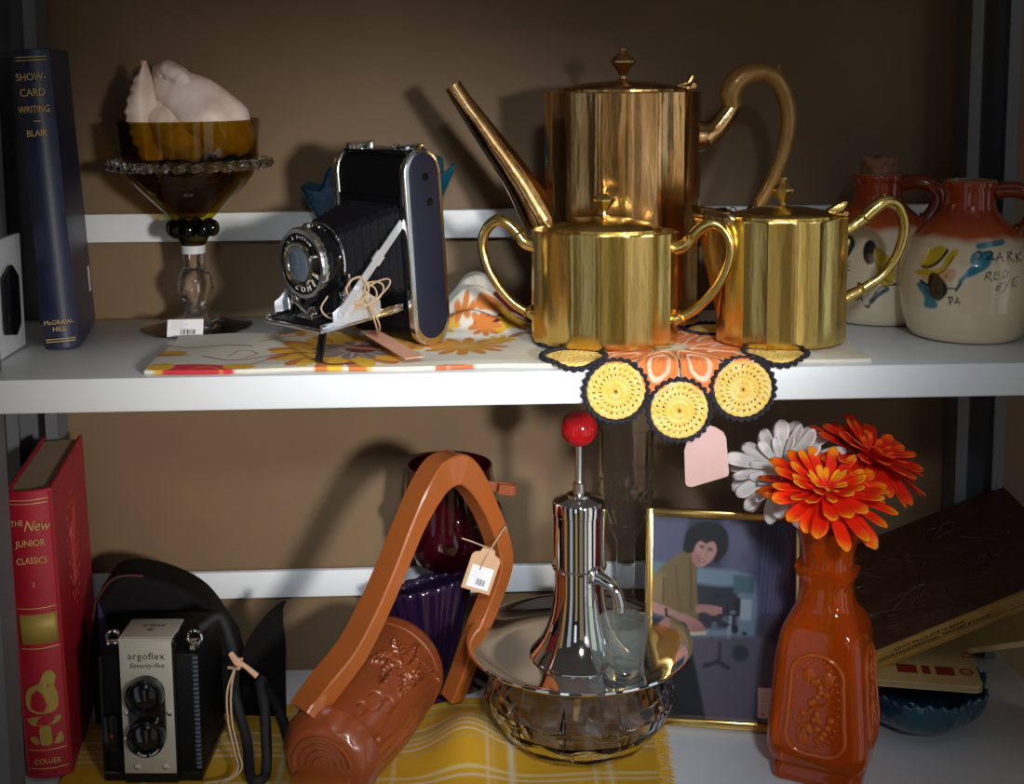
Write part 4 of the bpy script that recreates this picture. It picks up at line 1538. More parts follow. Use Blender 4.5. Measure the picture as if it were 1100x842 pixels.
for cx0, cy0, r in ((U(50), 38, 8), (U(36), 44, 6), (U(58), 26, 5)):
    ph.stroke([(cx0 + r * math.cos(a * .5), cy0 + r * math.sin(a * .5)) for a in range(0, 10)], 1.2, (-.9, 0, 0), .5)
for q in range(5):
    ph.stroke([(U(24 - 12 * q), 20), (U(20 - 12 * q), 50), (U(26 - 12 * q), 80), (U(14 - 12 * q), 112)], 1.2 if q else 2.0, (-.9, 0, 0), .5, smooth=6)
ph.poly([(U(24), 24), (U(30), 60), (U(20), 84), (U(10), 60), (U(14), 24)], (1.2, 0, 0), .7, smooth=5)
for k in range(16):
    ph.stroke([(U(-14), 22 + 3.1 * k), (U(-5), 23 + 3.1 * k)], 1.3, (-1.0, 0, 0), .4)
for q in range(4):
    ph.stroke([(U(-30 - 12 * q), 24 + 6 * (q % 2)), (U(-26 - 12 * q), 52), (U(-34 - 12 * q), 80), (U(-28 - 12 * q), 108)], 1.6, (-.9, 0, 0), .5, smooth=6)
for q in range(6):
    ph.stroke([(U(96 + 12 * q), 20), (U(100 + 12 * q), 56), (U(92 + 12 * q), 88), (U(98 + 12 * q), 112)], 1.5, (-.9, 0, 0), .5, smooth=6)
hgt = ph.c[:, 0]
V, F = [], []
for j in range(NZ):
    t = j / (NZ - 1)
    z = t * LEN
    for i in range(NB):
        a = 2 * PI * i / NB
        k = j * NB + i
        r = rad(t) + .0017 * hgt[k]
        if t < .125:
            r = .0265 + (rad(.125) + .0024 - .0265) * min(1, t / .105) ** .55 + .0006 * math.sin(a * 9 + 2 * math.sin(a * 3)) * (1 if .02 < t < .11 else 0)
        if t > .90:
            r = rad(.9) + .0012 - .002 * max(0, t - .97) / .03
        V.append((r * math.cos(a), r * math.sin(a), z))
for j in range(NZ - 1):
    for i in range(NB):
        q = (i + 1) % NB
        F.append((j * NB + i, j * NB + q, (j + 1) * NB + q, (j + 1) * NB + i))
F.append(tuple((NZ - 1) * NB + i for i in range(NB)))
F.append(tuple(reversed(range(NB))))
barrel = MB().add(V, F, BM).build('barrel', M_wood, wf, 40)
# carved end: recessed arch and a block across it
mb = MB()
for k, rr in enumerate((.0235, .0180, .0125, .0070)):
    mb.tube(spl([(rr * math.cos(R(a)), rr * math.sin(R(a)) * (1 - .0 * k), -.0006) for a in range(-5, 190, 15)], 2), .0016 if k == 0 else .0010, 8, BM)
mb.build('carved_arch', M_wood, wf)
blk = MB().box((0, -.0135, -.006), (.044, .012, .020), .002, BM)
blk.build('end_block', M_wood2, wf)
# handle: one continuous squared bar bent into a tall angular loop
HN = Vector((.72, -.69, 0)).normalized()
HPX = [(327, 765, 0.007), (336, 752, 0.012), (351, 733, 0.016), (378, 698, 0.025), (402, 652, 0.035), (422, 606, 0.045), (440, 562, 0.056), (456, 530, 0.066), (472, 508, 0.078), (490, 503, 0.086), (506, 518, 0.094), (522, 548, 0.102), (534, 580, 0.108), (537, 606, 0.113), (527, 640, 0.118), (510, 682, 0.123), (496, 722, 0.126), (486, 748, 0.128)]
hp = [aty(a, b, c) - wl for a, b, c in HPX]
pp = spl(hp, 6)
ra = lerp_list([.0112, .0116, .0120, .0118, .0115, .0112, .0110, .0110, .0108, .0100, .0095, .0090, .0088, .0085, .0080, .0080, .0080, .0080], len(pp))
rb_ = lerp_list([.0085, .0085, .0085, .0078, .0072, .0072, .0080, .0100, .0125, .0125, .0100, .0078, .0078, .0080, .0080, .0080, .0080, .0080], len(pp))
rings = []
for i, q in enumerate(pp):
    d = (pp[min(i + 1, len(pp) - 1)] - pp[max(i - 1, 0)]).normalized()
    nn = (HN - d * HN.dot(d)).normalized()
    e2 = d.cross(nn)
    c_ = .0012
    a_, b_ = ra[i], rb_[i]
    rings.append([q + nn * x + e2 * y for x, y in ((a_, b_ - c_), (a_, -b_ + c_), (a_ - c_, -b_), (-a_ + c_, -b_), (-a_, -b_ + c_), (-a_, b_ - c_), (-a_ + c_, b_), (a_ - c_, b_))])
MB().rings(rings).build('loop_handle', M_wood2, wf, 38)
strap = [aty(506, 516, .112), aty(520, 521, .118), aty(540, 523, .121), aty(553, 525, .119), aty(551, 527, .115), aty(536, 525, .114)]
MB().tube(spl([q - wl for q in strap], 6), .001, 4, sec=[(4.2, .8), (4.2, -.8), (-4.2, -.8), (-4.2, .8)], up=(0, 0, 1)).build('leather_tab', mat('chestnut leather', (.24, .06, .02), .35, coat=.4), wf)
kt = thing('price_tag', 'kraft luggage tag with white barcode sticker tied to the wooden loop handle', 'tag', (.0110, .0905, -.190))
kl = Vector(kt.location)
def K(px, py, y=.0905):
    return aty(px, py, y) - kl
kx = (K(529, 638) - K(502, 630)).normalized()
ky = (K(524, 588) - K(515, 634)).normalized()
kc = K(518, 612)
KM = frame_m(kc, kx, ky)
hw, hh = .0122, .0190
outl = [(-hw, -hh), (hw, -hh), (hw, hh * .55), (hw * .86, hh * .70), (hw * .52, hh * .78), (hw * .42, hh * .98), (-hw * .42, hh * .98), (-hw * .52, hh * .78), (-hw * .86, hh * .70), (-hw, hh * .55)]
MB().prism(outl, -.0005, .0005, KM).build('card', M_kraft, kt)
price_sticker(kt, KM @ T(.0002, -.0065, .0008) @ rotz(0), .0185, .0190)
hole = KM @ Vector((0, hh * .72, .001))
MB().tube(spl([KM @ Vector((-.002, .000, .0012)), hole, K(543, 566, .099), K(538, 590, .110), K(524, 588, .098), K(508, 582, .100), K(496, 578, .098)], 6), .0006, 6).build('twine', M_twine, kt)

# ---- dark glassware behind the flask
M_ruby = mat('ruby glass', (.07, .002, .010), .05, trans=.6, ior=1.45, coat=.8)
rg = thing('ruby_goblet', 'dark ruby red glass goblet behind the wooden loop handle', 'goblet', (-.0140, .1950, LOW + .0006))
MB().lathe([(.032, 0), (.033, .0015), (.012, .008), (.006, .020), (.0055, .070), (.009, .082), (.006, .092), (.012, .104), (.032, .116), (.0420, .138), (.0430, .165), (.0385, .204),
            (.0370, .2045), (.0410, .165), (.0400, .139), (.031, .1190), (.004, .108)], 48).build('bowl_and_stem', M_ruby, rg)
mb = MB()
for k in range(9):
    a = 2 * PI * k / 9
    mb.ball((.0420 * math.cos(a), .0420 * math.sin(a), .162), .0075, (.6, .6, 1))
mb.build('raised_dots', M_ruby, rg)
M_amet = mat('amethyst glass', (.045, .018, .075), .08, trans=.7, ior=1.45, coat=.6)
am = thing('fluted_vase', 'purple fluted glass vase with flared top standing behind the carved barrel', 'vase', (-.0325, .1590, LOW + .0006))
def am_pt(a, b):
    th = 2 * PI * a
    r = .018 + .0210 * b ** 1.6
    return (r * (1 + .06 * math.cos(18 * th)) * math.cos(th), r * .50 * (1 + .06 * math.cos(18 * th)) * math.sin(th), .003 + .106 * b + .010 * b * math.cos(th) * b)
MB().grid(am_pt, 144, 20, closed_u=True).build('flared_body', M_amet, am, 60, solid=.0025, fix=False)
MB().lathe([(.024, 0), (.0245, .003), (.019, .006)], 40, sy=.6).build('foot', M_amet, am)

# ---- liquor dispenser: cut glass bowl, chrome tray, pump
DX, DY, DZ = .0920, .0800, LOW + .0052
ds = thing('pump_dispenser', 'chrome pump drink dispenser with red ball knob and round tray over a cut glass bowl', 'dispenser', (DX, DY, DZ))
NP = 20
prof = [(.043, 0), (.050, .003), (.062, .012), (.0715, .026), (.0765, .041), (.0745, .054), (.070, .064), (.0655, .0705)]
rs = []
for k, (r, z) in enumerate(prof):
    ring = []
    for j in range(NP * 2):
        a = 2 * PI * j / (NP * 2)
        f = 1.0
        if 1 <= k <= 6:
            ph_ = (j + k) % 4
            f = 1.022 if ph_ == 0 else (.975 if ph_ == 2 else 1.0)
        ring.append((r * f * math.cos(a), r * f * math.sin(a), z))
    rs.append(ring)
inner = [(.0630, .0705), (.0665, .062), (.0705, .052), (.0720, .041), (.067, .028), (.056, .0155), (.040, .0085), (.001, .0075)]
rs2 = [[(r * math.cos(2 * PI * j / (NP * 2)), r * math.sin(2 * PI * j / (NP * 2)), z) for j in range(NP * 2)] for r, z in inner]
mb = MB().rings(rs + rs2, True, True, True)
M_lilac = mat('lilac clear glass', (.97, .94, .97), 0.0, trans=1.0, ior=1.33)
cb = mb.build('cut_glass_bowl', M_lilac, ds, 8)
mb = MB()
for k in range(10):
    a = 2 * PI * k / 10 + .05
    r = .0775
    c = Vector((r * math.cos(a), r * math.sin(a), .041))
    tn, ot = Vector((-math.sin(a), math.cos(a), 0)), Vector((math.cos(a), math.sin(a), 0))
    upz = Vector((0, 0, 1))
    L_, S_ = (.020, .0042)
    pts = []
    for q in range(8):
        an = q * PI / 4
        rr = (L_ if q % 2 == 0 else S_)
        if q in (2, 6):
            rr *= 1.05
        d = tn * math.cos(an) * rr + upz * math.sin(an) * rr
        inset = -.0005 - (abs(math.sin(an)) * rr * 18 * rr) - .0
        pts.append(c + d + ot * (inset if q % 2 else inset - .0018))
    V = [c + ot * .0022] + pts + [c - ot * .004]
    F = [(0, 1 + q, 1 + (q + 1) % 8) for q in range(8)] + [(9, 1 + (q + 1) % 8, 1 + q) for q in range(8)]
    mb.add(V, F)
mb.build('star_cuts', M_glass, cb, 0)
TZ = .0715
MB().lathe([(.0005, TZ - .001), (.060, TZ - .001), (.066, TZ - .0008), (.078, TZ + .0025), (.0880, TZ + .0085), (.0918, TZ + .0112), (.0930, TZ + .0128), (.0925, TZ + .0142), (.0908, TZ + .0138),
            (.0870, TZ + .0108), (.0770, TZ + .0050), (.066, TZ + .0022), (.040, TZ + .0018), (.0005, TZ + .0018)], 96).build('tray', M_chrome, ds, 50)
B0 = TZ + .0018
mb = MB().lathe([(.0400, B0), (.0405, B0 + .0016), (.0385, B0 + .0042), (.0345, B0 + .0090), (.0295, B0 + .0170), (.0255, B0 + .0265), (.0230, B0 + .0360), (.0212, B0 + .0480), (.0206, B0 + .0560), (.0204, B0 + .074)], 72)
mb.build('flared_base', M_chrome, ds, 50)
C0 = B0 + .0735
mb = MB().lathe([(.0204, C0), (.0222, C0 + .0006), (.0224, C0 + .0026), (.0210, C0 + .0036), (.0208, C0 + .0460), (.0214, C0 + .0466), (.0216, C0 + .0560), (.0208, C0 + .0575), (.012, C0 + .0600), (.0098, C0 + .0604), (.0098, C0 + .0625), (.0040, C0 + .0635)], 72)
mb.build('pump_cylinder', M_chrome, ds, 40)
mb = MB().lathe([(.0050, C0 + .0630), (.0050, C0 + .0715), (.0032, C0 + .0725), (.0029, C0 + .0735), (.0029, C0 + .112)], 24)
mb.build('plunger_rod', M_nickel, ds, 40)
MB().lathe([(.0040, C0 + .1075), (.0040, C0 + .1100)], 20).build('knob_ferrule', M_chrome, ds)
zb = -.0672 - DZ
MB().ball((0, 0, zb), .0148, n=40, m=26).build('ball_knob', mat('red plastic', (.42, .006, .010), .12, coat=.8), ds, 60)
sp_ = [(.0120, -.016, C0 - .0010), (.0200, -.0210, C0 - .0040), (.0265, -.0245, C0 - .0100), (.0295, -.0260, C0 - .0190), (.0298, -.0262, C0 - .0260)]
mb = MB().tube(spl(sp_, 6), [.0055, .0046, .0044, .0046, .0052], 18)
mb.lathe([(.0085, 0), (.0080, .0012), (.0055, .0030)], 24, T(.0115, -.0168, C0 - .0004) @ Matrix.Rotation(R(38), 4, 'Z') @ Matrix.Rotation(R(90), 4, 'X'))
mb.build('spout', M_chrome, ds)
MB().tube([(0, 0, B0 - .003), (0, 0, .012)], .0052, 16).build('dip_tube', M_nickel, ds)

sg_ = atz(670, 724, DZ + B0)
sgl = thing('shot_glass', 'small clear shot glass standing on the chrome tray under the pump spout', 'glass', (sg_.x, sg_.y, DZ + B0 + .0006))
M_shot = clear_glass('clear shot glass', (.95, .97, .96), .02, .07, (.85, .95, .92))
MB().lathe([(.0152, 0), (.0160, .0014), (.0160, .0040), (.0152, .0065), (.0160, .0100), (.0203, .0440), (.0205, .0450), (.0199, .0454), (.0193, .0448), (.0152, .0130), (.0120, .0098), (.0004, .0090)], 64).build('glass_body', M_shot, sgl, 50)
MB().torus((0, 0, .0448), .0199, .0006, 'Z', 64, 8).build('rim', M_glass, sgl)
MB().lathe([(.0152, .0002), (.0163, .0016), (.0163, .0040), (.0153, .0066), (.0140, .0084)], 56).build('base', M_glass, sgl, 50)

# ---- tall pressed-glass goblet
tgp = aty(672, 600, .192)
tgl = thing('pressed_glass_goblet', 'tall clear pressed-glass goblet standing behind the chrome pump', 'goblet', (tgp.x, .192, LOW + .0006))
ztop = aty(672, 458, .192).z - LOW
zb0 = aty(672, 568, .192).z - LOW
def press(r, z, a):
    t = (z - zb0) / (ztop - zb0)
    if .08 < t < .55:
        return r * (1 + .045 * math.cos(14 * a + (1 if int(t * 14) % 2 else 0) * PI)), z
    if .60 < t < .86:
        return r * (1 + .03 * math.cos(28 * a) * math.cos(t * 90)), z
    return r, z
prof = [(.034, 0), (.035, .002), (.012, .010), (.0065, .022), (.006, .060), (.010, .072), (.0075, .082), (.0085, zb0 - .012), (.0125, zb0 - .004)]
for k in range(29):
    t = k / 28
    prof.append((.0145 + .0105 * min(1, t * 2.2) ** .6, zb0 + (ztop - zb0) * t))
prof += [(.0240, ztop), (.0228, ztop - .004), (.0220, zb0 + .03), (.012, zb0 + .006), (.001, zb0 + .004)]
MB().lathe(prof, 112, fn=press).build('goblet_body', mat('pressed glass', (.96, .97, .97), .02, trans=1.0, ior=1.16, coat=.5), tgl, 30)

# ---- framed photograph
pf_ = thing('picture_frame', 'thin gold framed colour photograph of a dark-haired woman leaning over a desk', 'picture frame', (.1495, .1085, LOW + .0012), (R(-11), 0, R(-11)))
FWd, FHt = .133, .1815
M_goldf = mat('gold frame metal', (.78, .50, .16), .22, 1.0, bump=(90, .1, .001))
fo = 'frame_rail'
bt = .0066
for (c, d) in (((FWd / 2, 0, bt / 2), (FWd, .010, bt)), ((FWd / 2, 0, FHt - bt / 2), (FWd, .010, bt)), ((bt / 2, 0, FHt / 2), (bt, .0102, FHt)), ((FWd - bt / 2, 0, FHt / 2), (bt, .0102, FHt))):
    MB().box(c, d, .0012).build(fo, M_goldf, pf_, 40)
MB().box((FWd / 2, .0030, FHt / 2), (FWd - .004, .002, FHt - .004)).build('backing', mat('brown card', (.12, .08, .05), .9), pf_)
MB().prism([(.045, .006), (.087, .006), (.076, .115), (.056, .115)], 0, .002, Matrix(((1, 0, 0, 0), (0, math.sin(R(20)), math.cos(R(20)), .0045), (0, math.cos(R(20)), -math.sin(R(20)), .018), (0, 0, 0, 1))) @ T(0, 0, 0)).build('easel_leg', MATS['brown card'], pf_)
PW, PH = FWd - 2 * bt, FHt - 2 * bt


def photo_ops(p):
    Wm, Hm = PW * 1000, PH * 1000
    def X(cx, cy):
        v = (cy - 68) / 705.0
        u = (cx - 90 - 40 * v * (1 - 0)) / (492.0 - 10 * v)
        v2 = v - .035 * u
        return (u * Wm, Hm * (1 - v2))
    PL = lambda L: [X(a, b) for a, b in L]
    c = p.c
    p.poly(PL([(60, 40), (600, 40), (600, 300), (60, 300)]), (.085, .085, .16), 3)
    p.poly(PL([(208, 60), (330, 60), (330, 250), (208, 250)]), (.04, .038, .07), 2.5)
    p.poly(PL([(355, 70), (480, 75), (480, 270), (355, 260)]), (.13, .12, .21), 3)
    p.poly(PL([(90, 80), (205, 80), (205, 230), (90, 230)]), (.11, .11, .20), 4)
    p.poly(PL([(60, 228), (210, 240), (210, 330), (60, 330)]), (.13, .22, .30), 2)
    p.poly(PL([(250, 255), (390, 265), (470, 290), (470, 500), (250, 500)]), (.20, .28, .38), 2.0)
    p.poly(PL([(250, 310), (330, 320), (400, 320), (400, 470), (250, 470)]), (.035, .035, .055), 2)
    p.poly(PL([(380, 280), (455, 285), (455, 345), (385, 345)]), (.08, .15, .18), 1.2)
    p.poly(PL([(410, 365), (450, 368), (448, 440), (412, 438)]), (.42, .50, .58), 1.0)
    p.poly(PL([(390, 360), (410, 360), (410, 425), (390, 425)]), (.02, .02, .04), .8)
    p.stroke(PL([(378, 430), (376, 500)]), 3.2, (.35, .42, .50), .8)
    for k in range(14):
        random.seed(k)
        x, y = random.uniform(275, 470), random.uniform(330, 520)
        p.ell(X(x, y), (random.uniform(1, 3.4), random.uniform(1, 4)), random.choice([(.02, .02, .03), (.12, .15, .2), (.05, .03, .06), (.22, .26, .32)]), 0, .8)
    p.poly(PL([(455, 90), (600, 80), (600, 520), (470, 500), (480, 400), (455, 300)]), (.055, .045, .11), 3)
    for k in range(7):
        x = 482 + 15 * k
        p.stroke(PL([(x, 100), (x - 4, 250), (x - 8, 410)]), 1.6, (.13, .12, .25), 1.2, .8)
    p.poly(PL([(470, 440), (600, 400), (600, 800), (500, 800)]), (.05, .035, .075), 4)
    # floor
    p.poly(PL([(240, 505), (480, 495), (600, 560), (600, 800), (300, 800)]), (.125, .105, .155), 3)
    p.stroke(PL([(300, 600), (345, 585), (380, 605)]), 3.5, (.03, .028, .04), 1.0)
    p.stroke(PL([(348, 520), (350, 585)]), 3, (.04, .04, .06), 1.0)
    p.ell(X(420, 555), (7, 7), (.04, .04, .06), 0, 1.5)
    # skirt / dark desk
    p.poly(PL([(60, 420), (190, 440), (240, 500), (270, 600), (320, 800), (60, 800)]), (.012, .012, .020), 1.5)
    p.stroke(PL([(80, 440), (180, 500), (235, 560)]), 2.5, (.035, .025, .03), 1.2)
    # shirt
    Sh = (.20, .135, .055)
    p.poly(PL([(86, 345), (120, 262), (175, 215), (228, 190), (250, 240), (258, 330), (268, 430), (230, 445), (165, 405), (120, 372)]), Sh, 1.0, smooth=4)
    p.poly(PL([(86, 350), (118, 268), (145, 280), (135, 380)]), (.26, .18, .085), 1.6)
    p.stroke(PL([(228, 215), (236, 300), (240, 400)]), 1.2, (.10, .065, .03), .8)
    p.stroke(PL([(140, 290), (145, 370)]), 1.2, (.10, .065, .03), .9)
    p.stroke(PL([(180, 250), (190, 330), (205, 400)]), 1.6, (.15, .10, .04), 1.4)
    # far hand
    Sk = (.46, .22, .20)
    p.poly(PL([(262, 388), (300, 386), (345, 396), (340, 415), (318, 424), (290, 412), (262, 414)]), Sk, .8, smooth=4)
    for k in range(3):
        p.stroke(PL([(322, 396 + 7 * k), (346, 398 + 8 * k)]), 1.5, (.50, .25, .23), .5)
    # near arm and hand
    p.poly(PL([(86, 350), (110, 372), (165, 398), (215, 418), (268, 440), (292, 465), (285, 480), (245, 480), (225, 450), (160, 428), (84, 398)]), Sk, .8, smooth=3)
    p.stroke(PL([(155, 402), (160, 428)]), 2.4, (.02, .015, .015), .6)
    for k in range(4):
        p.stroke(PL([(250 + 10 * k, 455), (262 + 10 * k, 486)]), 1.4, (.36, .15, .14), .5)
    p.poly(PL([(236, 483), (300, 478), (300, 490), (240, 495)]), (.62, .56, .42), .7)
    p.ell(X(212, 465), (4.4, 4), (.012, .012, .016), 0, 1.0)
    # neck, face
    p.poly(PL([(222, 190), (256, 200), (262, 250), (236, 235)]), (.36, .16, .14), 1.0)
    p.poly(PL([(236, 180), (262, 155), (300, 150), (318, 180), (312, 215), (290, 240), (262, 253), (245, 235)]), (.52, .27, .24), .9, smooth=4)
    p.poly(PL([(240, 200), (262, 215), (262, 252), (242, 235)]), (.40, .18, .16), 1.6, smooth=3)
    Hr = (.008, .007, .010)
    p.poly(PL([(200, 186), (204, 150), (212, 122), (240, 100), (285, 92), (330, 106), (353, 140), (357, 182), (345, 212), (318, 238), (310, 226), (319, 198), (313, 172), (298, 162), (280, 170), (258, 160), (244, 176), (238, 196), (226, 204), (210, 200)]), Hr, 1.0, smooth=4)
    p.ell(X(266, 183), (1.9, .7), (.03, .015, .015), -.3, .5)
    p.ell(X(295, 192), (1.9, .7), (.03, .015, .015), -.3, .5)
    p.stroke(PL([(258, 176), (274, 178)]), .7, (.05, .02, .02), .5)
    p.stroke(PL([(286, 184), (302, 188)]), .7, (.05, .02, .02), .5)
    p.stroke(PL([(284, 190), (284, 210), (277, 212)]), .8, (.34, .14, .13), .6)
    p.ell(X(269, 229), (3.1, 1.5), (.28, .03, .05), -.45, .5)
    p.ell(X(269, 229), (1.8, .5), (.70, .60, .56), -.45, .3)


FM = Matrix(((1, 0, 0, bt), (0, 0, -1, .0008), (0, 1, 0, bt), (0, 0, 0, 1)))
flat_paint_mesh('photograph', PW, PH, 240, 330, photo_ops, (.09, .09, .15), mat('photo paper', attr='paint', rough=.45), pf_, FM)
MB().box((FWd / 2, -.0014, FHt / 2), (PW + .002, .0012, PH + .002)).build('glazing', M_thin, pf_)
def lab_ops(p):
    for k in range(5):
        p.stroke([(2.2, 20 - 3.2 * k), (9.5 - (k % 2) * 2, 20 - 3.2 * k)], .5, (.45, .25, .2), .3)
    p.stroke([(3, 3), (6, 3)], 1.2, (.3, .15, .12), .3)
flat_paint_mesh('price_sticker', .0135, .0250, 30, 50, lab_ops, (.78, .52, .42), M_painted, pf_, Matrix(((1, 0, 0, FWd - bt - .0305), (0, 0, -1, -.0024), (0, 1, 0, bt + .0042), (0, 0, 0, 1))))

# ---- orange carnival glass vase
M_rel = mat('iridescent carnival glass', (1.0, .22, .012), .06, trans=.6, ior=1.5, coat=.6, film=430)
M_van = mat('orange carnival glass', (1.0, .175, .008), .05, trans=.72, ior=1.42, coat=.35, bump=(160, .12, .001))
va = thing('carnival_glass_vase', 'square orange carnival glass vase with embossed grapes and scalloped collar holding three daisies', 'vase', (.2835, .0350, LOW + .0010), (0, 0, R(-27)))


def rsq(w, z, r, n=6, wav=0.0):
    pts = []
    for cx, cy, a0 in ((1, 1, 0), (-1, 1, 90), (-1, -1, 180), (1, -1, 270)):
        for k in range(n + 1):
            a = R(a0 + 90 * k / n)
            pts.append(((w / 2 - r) * cx + r * math.cos(a), (w / 2 - r) * cy + r * math.sin(a), z + wav * abs(math.cos(2 * math.atan2((w / 2 - r) * cy + r * math.sin(a), (w / 2 - r) * cx + r * math.cos(a))))))
    return pts
def circ(r, z, n=28):
    return [(r * math.cos(R(45 + 360 * (k + .5) / n - 45)), r * math.sin(R(360 * (k + .5) / n)), z) for k in range(n)]
spec_ = [(.0660, 0, .006), (.0680, .002, .006), (.0675, .0095, .006), (.0640, .0125, .007), (.0730, .0190, .009), (.0775, .0270, .010), (.0765, .040, .010), (.0690, .085, .010), (.0635, .114, .009), (.0610, .1195, .010),
         (.0540, .1270, .012), (.0470, .1335, .015), (.0420, .1400, .017), (.0400, .1500, .017), (.0410, .1570, .017)]
rings = [rsq(*q) for q in spec_]
rings.append(rsq(.0470, .1600, .018, wav=.004))
rings.append(rsq(.0490, .1625, .019, wav=.005))
rings.append(rsq(.0430, .1650, .019, wav=.002))
for (w, z, r) in ((.0390, .1680, .0185), (.0400, .1760, .0195), (.0450, .1880, .0220), (.0520, .1985, .0255), (.0540, .2010, .0265), (.0520, .2012, .0255), (.0440, .1890, .0215), (.0360, .1760, .0175),
                  (.0345, .1600, .0165), (.0350, .1440, .0150), (.0500, .1250, .012), (.0545, .1130, .010), (.0600, .084, .010), (.0670, .040, .010), (.0660, .028, .010), (.0560, .021, .012), (.030, .019, .010)):
    rings.append(rsq(w, z, r))
MB().rings(rings, True, True, True).build('vase_body', M_van, va, 35)
mb = MB()
random.seed(21)
for side in range(4):
    MS = rotz(R(90 * side))
    def PT(x, z, off=0.0):
        w = np.interp(z, [.027, .040, .085, .114], [.0775, .0765, .0690, .0635])
        return Vector((x, -w / 2 - off, z))
    arch = []
    for k in range(25):
        a = R(-10 + 200 * k / 24)
        arch.append(PT(.0200 * math.cos(a), .088 + .0185 * math.sin(a), .0004))
    low = [PT(-.0205, .075), PT(-.0215, .055), PT(-.0225, .040), PT(-.0150, .0300), PT(0, .0285), PT(.0150, .0300), PT(.0225, .040), PT(.0215, .055), PT(.0205, .075)]
    mb.tube(spl(arch + low, 3, True), .0018, 8, MS, closed=True)
    for k in range(34):
        a = 2 * PI * k / 34
        mb.ball(PT(.0172 * math.cos(a), .0685 + .0345 * math.sin(a), .0003), .0014, (1, .7, 1), MS, 8, 6)
    for (gx, gz, n_) in ((-.0050, .0560, 9), (.0060, .0500, 8), (.0020, .0770, 8)):
        for k in range(n_):
            x = gx + random.uniform(-.006, .006)
            z = gz + random.uniform(-.010, .010)
            mb.ball(PT(x, z, .0002), random.uniform(.0026, .0034), (1, .9, 1), MS, 12, 8)
    for (lx, lz, s) in ((-.006, .0900, 1), (.008, .0890, -1), (-.010, .0405, 1)):
        mb.ball(PT(lx, lz, .0002), .0062, (.8, .25, 1), MS, 14, 8)
        mb.tube([PT(lx, lz - .005, .0020), PT(lx, lz + .005, .0020)], .0006, 6, MS)
    mb.tube(spl([PT(-.014, .045, .001), PT(-.004, .064, .001), PT(.008, .070, .001), PT(.012, .084, .001)], 5), .0010, 6, MS)
mb.build('grape_relief', M_rel, va, 60)

# ---- daisies
M_petal = mat('silk petals', attr='paint', rough=.6, spec=.25)
M_stem = mat('green stem', (.05, .14, .03), .6)


def daisy(label, c, nrm, layers, seed, centre_col, c_in, c_tip, tip0, twist=0.0):
    fl = thing('daisy', label, 'flower', (.2835, .0365, LOW + .120), (0, 0, 0), 'artificial daisies in the orange vase')
    fo_ = Vector(fl.location)
    c = Vector(c) - fo_
    n = Vector(nrm).normalized()
    x = n.cross(Vector((0, 1, .3))).normalized()
    y = n.cross(x)
    Mx = Matrix(((x.x, y.x, n.x, c.x), (x.y, y.y, n.y, c.y), (x.z, y.z, n.z, c.z), (0, 0, 0, 1)))
    random.seed(seed)
    for li, (num, L, w, rise, droop, r0, z0) in enumerate(layers):
        mb = MB()
        tt = []
        NL, NWd = 12, 7
        for k in range(num):
            a = 2 * PI * (k + .5 * (li % 2)) / num + random.uniform(-.10, .10) + twist
            l = L * random.uniform(.86, 1.10)
            ww = w * random.uniform(.85, 1.12)
            rs_ = rise + random.uniform(-.16, .16)
            dr = droop + random.uniform(-.10, .12)
            rol = random.uniform(-.3, .3)
            V = []
            top_, bot_ = [], []
            for j in range(NL):
                t = j / (NL - 1)
                wid = ww * (.34 + .66 * math.sin(PI * min(1, t * .62 + .02))) * (1 if t < .82 else math.sqrt(max(0.0, 1 - ((t - .82) / .185) ** 2)))
                rad_ = r0 + l * t * (math.cos(rs_ * (1 - t)) * 1.0)
                zz = z0 + l * (math.sin(rs_) * t - dr * t * t)
                for i in range(NWd):
                    s = -1 + 2 * i / (NWd - 1)
                    cup = .0016 * (s * s) * (1 - t * .5) + .0004 * math.cos(s * 9) * t
                    X_, Y_, Z_ = rad_, s * wid / 2, zz + cup + rol * s * wid / 2
                    p_ = (X_ * math.cos(a) - Y_ * math.sin(a), X_ * math.sin(a) + Y_ * math.cos(a), Z_)
                    V.append(p_)
                    tt.append(t + random.uniform(-.03, .03))
            Fc = [(j * NWd + i, j * NWd + i + 1, (j + 1) * NWd + i + 1, (j + 1) * NWd + i) for j in range(NL - 1) for i in range(NWd - 1)]
            mb.add(V, Fc, Mx)
        pe = mb.build(('outer_petals', 'middle_petals', 'inner_petals', 'inner_petals')[li], M_petal, fl, 80, solid=.0007, fix=False)
        q = Paint(np.array(tt), np.zeros(len(tt)), c_in)
        q.mix((q.u - tip0[li]) / .26, c_tip)
        q.apply(pe.data)
    mb = MB()
    for k in range(60):
        r = .0085 * math.sqrt((k + .5) / 60)
        a = k * 2.39996
        mb.ball((r * math.cos(a), r * math.sin(a), .0045 - .25 * r), .0015, (1, 1, 1.6), Mx, 8, 6)
    mb.build('flower_centre', mat('centre ' + str(seed), centre_col, .7), fl, 60)
    end = Vector((c.x * .12, c.y * .12, -.02))
    st_ = spl([c - n * .002, c - n * .022 + Vector((0, 0, -.008)), c * .35 + Vector((0, 0, c.z * .35)) * 0 + Vector((0, 0, .02)), end], 8)
    MB().tube(st_, .0019, 8).build('stem', M_stem, fl)
    MB().lathe([(.0035, -.012), (.009, -.004), (.011, .0005), (.004, .002)], 20, Mx).build('sepal_cup', M_stem, fl)


